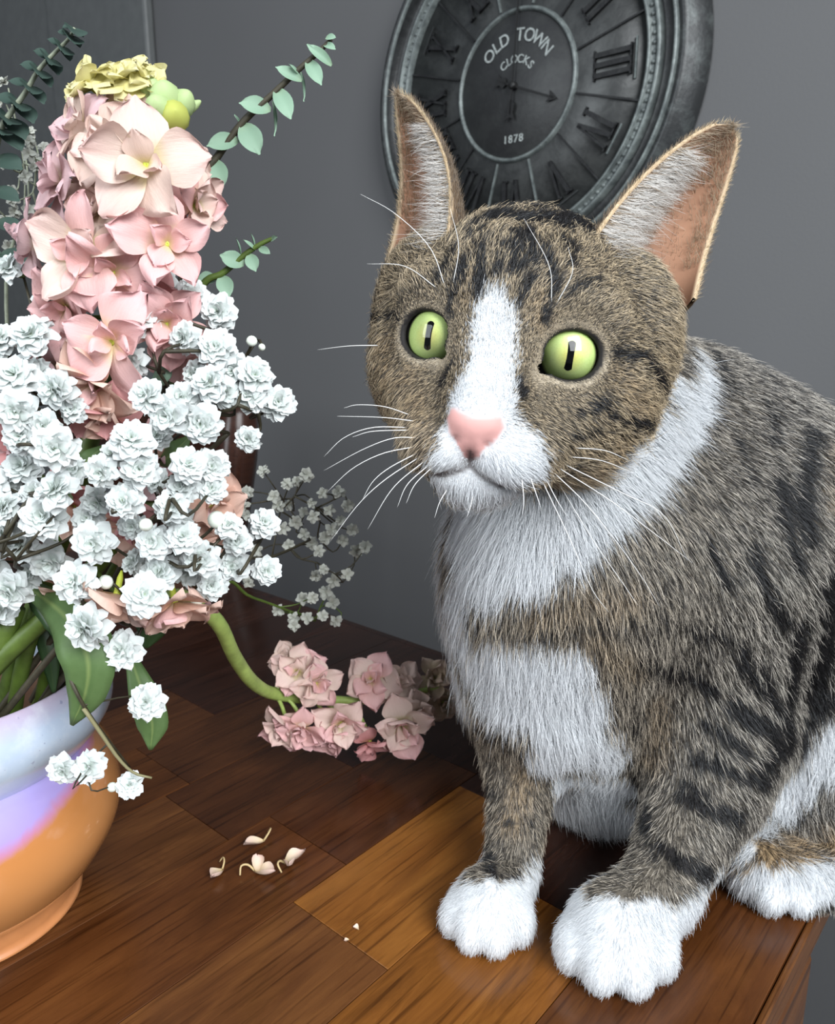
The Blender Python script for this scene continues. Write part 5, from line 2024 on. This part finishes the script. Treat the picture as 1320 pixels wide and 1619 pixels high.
gyp_spray("white baby's breath blossoms at the lower left edge above the pot", mouth(-0.004, -0.012), L(
    (93, 778, 62), (38, 740, 54, .010), (70, 820, 66), (12, 804, 54), (12, 768, 46, .008), (35, 860, 54, .008), (9, 845, 48), (140, 820, 46, .012), (80, 884, 60, .010), (20, 930, 60), (4, 965, 50), (120, 745, 40, .014), (-20, 760, 60), (-20, 890, 60), (50, 910, 40, .014), (55, 780, 40, .012)),
    root_pts=[W(10, 960, .268), W(40, 900, .262)])
gyp_spray("white baby's breath blossoms at the lower right with twigs over peach petals", mouth(0.034, -0.010), L(
    (150, 857, 62), (245, 858, 52), (290, 850, 50), (343, 822, 29), (362, 832, 40), (376, 855, 44), (418, 828, 44), (422, 902, 42), (370, 893, 48), (318, 882, 56), (255, 905, 56), (336, 925, 44), (312, 946, 24), (300, 905, 44, .006), (275, 880, 40, .01), (215, 890, 40, .012), (350, 905, 36, .006)),
    root_pts=[W(190, 960, .270), W(240, 920, .264)])
gyp_spray("white baby's breath blossoms hanging lowest over the pot's lip", mouth(0.024, -0.024), L(
    (229, 940, 64, -.012), (121, 920, 62, -.010), (141, 990, 68, -.024), (196, 1028, 58, -.020), (168, 920, 24)),
    root_pts=[W(130, 985, .256)])
hang = gyp_spray("fallen baby's breath twig with few blossoms hanging down in front of the pot", W(112, 960, .245), [
    (234, 1110, 52, .246), (102, 1214, 46, .236), (143, 1212, 48, .235), (206, 1241, 38, .236), (178, 1244, 16, .236)],
    root_pts=[W(100, 1030, .236), W(132, 1115, .230)], twig_mat=M_TWIG, stem_r=0.0005)
# its pale broken end
b = MB()
sp0 = np.array(hang.location)
local_tube(b, spline([W(132, 1120, .230), W(160, 1160, .231), W(188, 1200, .232), W(212, 1222, .233), (W(240, 1230, .234))], 12), np.linspace(0.0007, 0.0004, 12), sp0, 6)
b.build('twig', simple('twig_olive', (0.22, 0.20, 0.10), 0.6), hang)

SMALL_R = [(416, 745), (454, 765), (485, 751), (470, 761), (457, 799), (433, 786), (493, 796), (521, 807), (536, 778), (496, 817), (525, 836), (557, 838), (539, 823), (493, 859), (504, 871), (512, 900), (499, 910), (549, 908), (528, 918), (563, 871), (578, 865),
           (456, 862), (391, 778), (369, 791), (385, 799), (390, 814), (406, 871), (393, 920), (448, 836), (467, 826), (480, 810), (510, 780), (515, 850), (480, 845), (542, 855), (550, 800), (440, 800)]
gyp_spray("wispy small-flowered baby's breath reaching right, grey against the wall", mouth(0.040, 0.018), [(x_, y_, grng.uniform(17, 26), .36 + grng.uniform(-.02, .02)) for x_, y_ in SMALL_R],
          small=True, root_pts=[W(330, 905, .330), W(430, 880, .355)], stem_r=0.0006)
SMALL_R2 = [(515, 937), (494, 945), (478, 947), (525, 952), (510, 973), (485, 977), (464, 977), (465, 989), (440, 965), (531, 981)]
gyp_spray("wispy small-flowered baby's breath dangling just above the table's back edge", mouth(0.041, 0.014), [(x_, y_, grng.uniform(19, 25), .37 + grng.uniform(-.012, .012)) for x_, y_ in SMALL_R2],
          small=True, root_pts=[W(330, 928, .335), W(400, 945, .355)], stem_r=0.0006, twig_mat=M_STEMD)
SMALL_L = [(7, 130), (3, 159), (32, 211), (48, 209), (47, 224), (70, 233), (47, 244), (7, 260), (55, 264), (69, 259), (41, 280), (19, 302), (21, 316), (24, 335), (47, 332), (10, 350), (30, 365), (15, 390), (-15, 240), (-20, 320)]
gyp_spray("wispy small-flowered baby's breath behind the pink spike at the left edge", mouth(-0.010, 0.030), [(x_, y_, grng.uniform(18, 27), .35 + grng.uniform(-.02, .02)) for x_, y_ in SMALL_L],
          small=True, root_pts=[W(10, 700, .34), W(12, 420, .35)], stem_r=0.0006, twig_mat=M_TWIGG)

# ------------------------------------------------------------------ eucalyptus
_ov = {}


def oval_mesh(v, mat):
    if (v, mat.name) not in _ov:
        V, F, A = blade(1.0, 0.70 + 0.08 * v, 8, 6, 0.10, 0.18, 0.025, 300 + v, shape='round')
        me_ = along_mesh('leaf', V, F, A)
        me_.materials.append(mat)
        _ov[(v, mat.name)] = me_
    return _ov[(v, mat.name)]


def eucalyptus(label, start, path, leaves, mat, stem_mat, r=0.0011):
    e, EM = root_empty('eucalyptus_stem', start)
    tag(e, label, 'foliage', 'eucalyptus stems in the bouquet')
    c = spline(path, 40)
    b = MB()
    local_tube(b, c, np.linspace(r * 1.6, r * 0.6, 40), start, 6)
    b.build('stem', stem_mat, e)
    for (p0, p1, wd, nv) in leaves:
        y = Vector(p1 - p0)
        ln = y.length
        y.normalize()
        z = Vector(nv).normalized()
        x = y.cross(z).normalized()
        z = x.cross(y)
        M3 = Matrix((x, y, z)).transposed().to_4x4()
        o = obj('leaf', oval_mesh(int(grng.integers(0, 3)), mat), e)
        o.matrix_basis = EM.inverted() @ Matrix.Translation(Vector(p0)) @ M3 @ Matrix.Diagonal((wd / 0.78, ln, ln, 1))
    return e


def pl(bx_, by_, tx_, ty_, w_px, Y, nv=(0.1, -1, 0.3)):
    p0, p1 = W(bx_, by_, Y), W(tx_, ty_, Y - 0.003)
    return (p0, p1, w_px * depth_of(p0) / FPX, nv)


Ye = .285
eucalyptus('pale green eucalyptus branch arching to the upper right towards the clock', mouth(0.026, 0.020),
           [mouth(0.026, 0.020), W(220, 780, .290), W(280, 480, .288), W(318, 295, Ye), W(345, 246, Ye), W(385, 192, Ye), W(430, 150, Ye), W(470, 112, Ye), W(502, 84, Ye), W(524, 62, Ye)], [
    pl(335, 252, 350, 298, 34, Ye), pl(377, 222, 326, 228, 27, Ye), pl(384, 196, 410, 242, 34, Ye), pl(428, 174, 378, 160, 27, Ye), pl(437, 140, 460, 186, 33, Ye), pl(477, 128, 436, 104, 22, Ye),
    pl(486, 95, 508, 132, 22, Ye), pl(524, 104, 486, 68, 18, Ye), pl(512, 70, 530, 76, 14, Ye), pl(515, 60, 530, 58, 12, Ye), pl(340, 258, 312, 240, 16, Ye + .01, (0.6, -.6, .6)),
    pl(383, 205, 372, 180, 8, Ye + .004, (1, -.2, 0)), pl(430, 160, 438, 215, 7, Ye + .004, (1, -.3, 0)), pl(474, 112, 484, 160, 6, Ye + .004, (1, -.3, 0)), pl(472, 118, 458, 100, 6, Ye, (1, -.3, 0))],
    M_EUC, M_TWIG)
Yf = .280
eucalyptus('small eucalyptus sprig sticking out right beside the pink florets', mouth(0.030, 0.012),
           [mouth(0.030, 0.012), W(240, 780, .284), W(280, 560, .284), W(318, 455, Yf), W(352, 432, Yf), W(388, 402, Yf), W(412, 386, Yf), W(433, 376, Yf)], [
    pl(386, 418, 348, 402, 28, Yf), pl(394, 402, 404, 428, 20, Yf), pl(404, 396, 386, 378, 9, Yf, (.5, -.6, .5)), pl(410, 392, 426, 400, 13, Yf), pl(350, 436, 362, 468, 27, Yf), pl(342, 440, 312, 440, 30, Yf + .004, (.2, -.8, .7)),
    pl(428, 380, 437, 374, 8, Yf), pl(380, 405, 375, 375, 5, Yf + .004, (1, -.2, 0)), pl(402, 392, 398, 368, 5, Yf + .004, (1, -.2, 0))],
    M_EUC, M_STEMD)
Yg = .315
lv = []
pts_l = spline([(2, 204, 0), (16, 180, 0), (41, 145, 0), (61, 111, 0), (84, 86, 0), (109, 61, 0), (117, 45, 0)], 9)
for i in range(9):
    q = pts_l[i]
    tdir = pts_l[min(i + 1, 8)] - pts_l[max(i - 1, 0)]
    tdir /= np.linalg.norm(tdir)
    nx_, ny_ = -tdir[1], tdir[0]
    ln = 44 - 3.2 * i
    for sg in (-1, 1):
        lv.append(pl(q[0], q[1], q[0] + sg * nx_ * ln - tdir[0] * ln * 0.25, q[1] + sg * ny_ * ln - tdir[1] * ln * 0.25, ln * 0.85, Yg, (tdir[0] * .9, -.55, -tdir[1] * .9)))
    lv.append((W(q[0], q[1], Yg), W(q[0] + 4, q[1] + 6, Yg - 0.010), 0.008, (tdir[0], -.2, -tdir[1])))
for q in ((-8, 250), (-12, 300), (-6, 350), (2, 400)):
    for sg in (-1, 1):
        lv.append(pl(q[0], q[1], q[0] + sg * 42, q[1] + 14, 36, Yg, (sg * .3, -.7, .6)))
eucalyptus('dark eucalyptus branch with stacked round leaves at the upper left edge', mouth(-0.012, 0.022),
           [mouth(-0.012, 0.022), W(-20, 700, .31), W(-10, 420, Yg), W(-8, 260, Yg), W(2, 204, Yg), W(16, 180, Yg), W(41, 145, Yg), W(61, 111, Yg), W(84, 86, Yg), W(109, 61, Yg), W(118, 44, Yg)], lv, M_EUCD, M_TWIGG, 0.0009)

# ------------------------------------------------------------------ petals dropped on the table
M_DROP = tinted('petal_withered', (0.68, 0.52, 0.22), (0.80, 0.66, 0.46), (0.84, 0.60, 0.54), 0.6, 0.15)
drops = [
    (418, 1330, 0.0105, 2.2, 'withered cream petal with hooked stalk, topmost of four on the table'),
    (352, 1375, 0.0090, 2.8, 'withered petal curled small, nearest the pot of four on the table'),
    (402, 1378, 0.0110, 4.4, 'crumpled yellowish petal, lowest of four on the table'),
    (450, 1366, 0.0110, 5.4, 'pinkish withered petal, nearest the cat of four on the table'),
]
for k, (px, py, sz, a, lab) in enumerate(drops):
    p = G(px, py, 0.0006)
    V, F, A = blade(1.0, 0.62, 8, 6, 0.28, -0.5, 0.10, 500 + k)
    V[:, 2] -= V[:, 2].min()
    me_ = along_mesh('fallen_petal', V, F, A)
    o = obj('fallen_petal', me_, None, M_DROP)
    o.location = tuple(p)
    o.rotation_euler = (0, 0, a)
    o.scale = (sz, sz, sz)
    tag(o, lab, 'petal', 'petals fallen on the table')
    b = MB().tube(spline([(0, 0.02, 0.06), (0.05, -0.25, 0.30), (0.25, -0.45, 0.34), (0.45, -0.40, 0.06)], 10), np.linspace(0.05, 0.035, 10), 6)
    st = b.build('stalk', M_DROP, o)
    if k in (2, 3):
        V, F, A = blade(0.7, 0.5, 6, 4, 0.3, -0.7, 0.14, 520 + k)
        V[:, 2] -= V[:, 2].min()
        c = obj('petal', along_mesh('petal', V, F, A), o, M_DROP)
        c.rotation_euler = (0.2, 0, 2.0 if k == 2 else -2.2)
        c.location = (0.1, 0.2, 0.05)
for k, (px, py, sz) in enumerate(((567, 1470, 0.0026), (552, 1486, 0.0022))):
    p = G(px, py, 0.0004)
    V, F, A = blade(1.0, 0.8, 5, 4, 0.4, -0.4, 0.2, 540 + k)
    V[:, 2] -= V[:, 2].min()
    o = obj('petal_crumb', along_mesh('petal_crumb', V, F, A), None, M_DROP)
    o.location = tuple(p)
    o.scale = (sz, sz, sz)
    o.rotation_euler = (0, 0, 1.0 + k)
    tag(o, 'tiny pale crumb on the golden plank, ' + ('the upper of two' if k == 0 else 'the lower of two'), 'crumb', 'crumbs on the table')
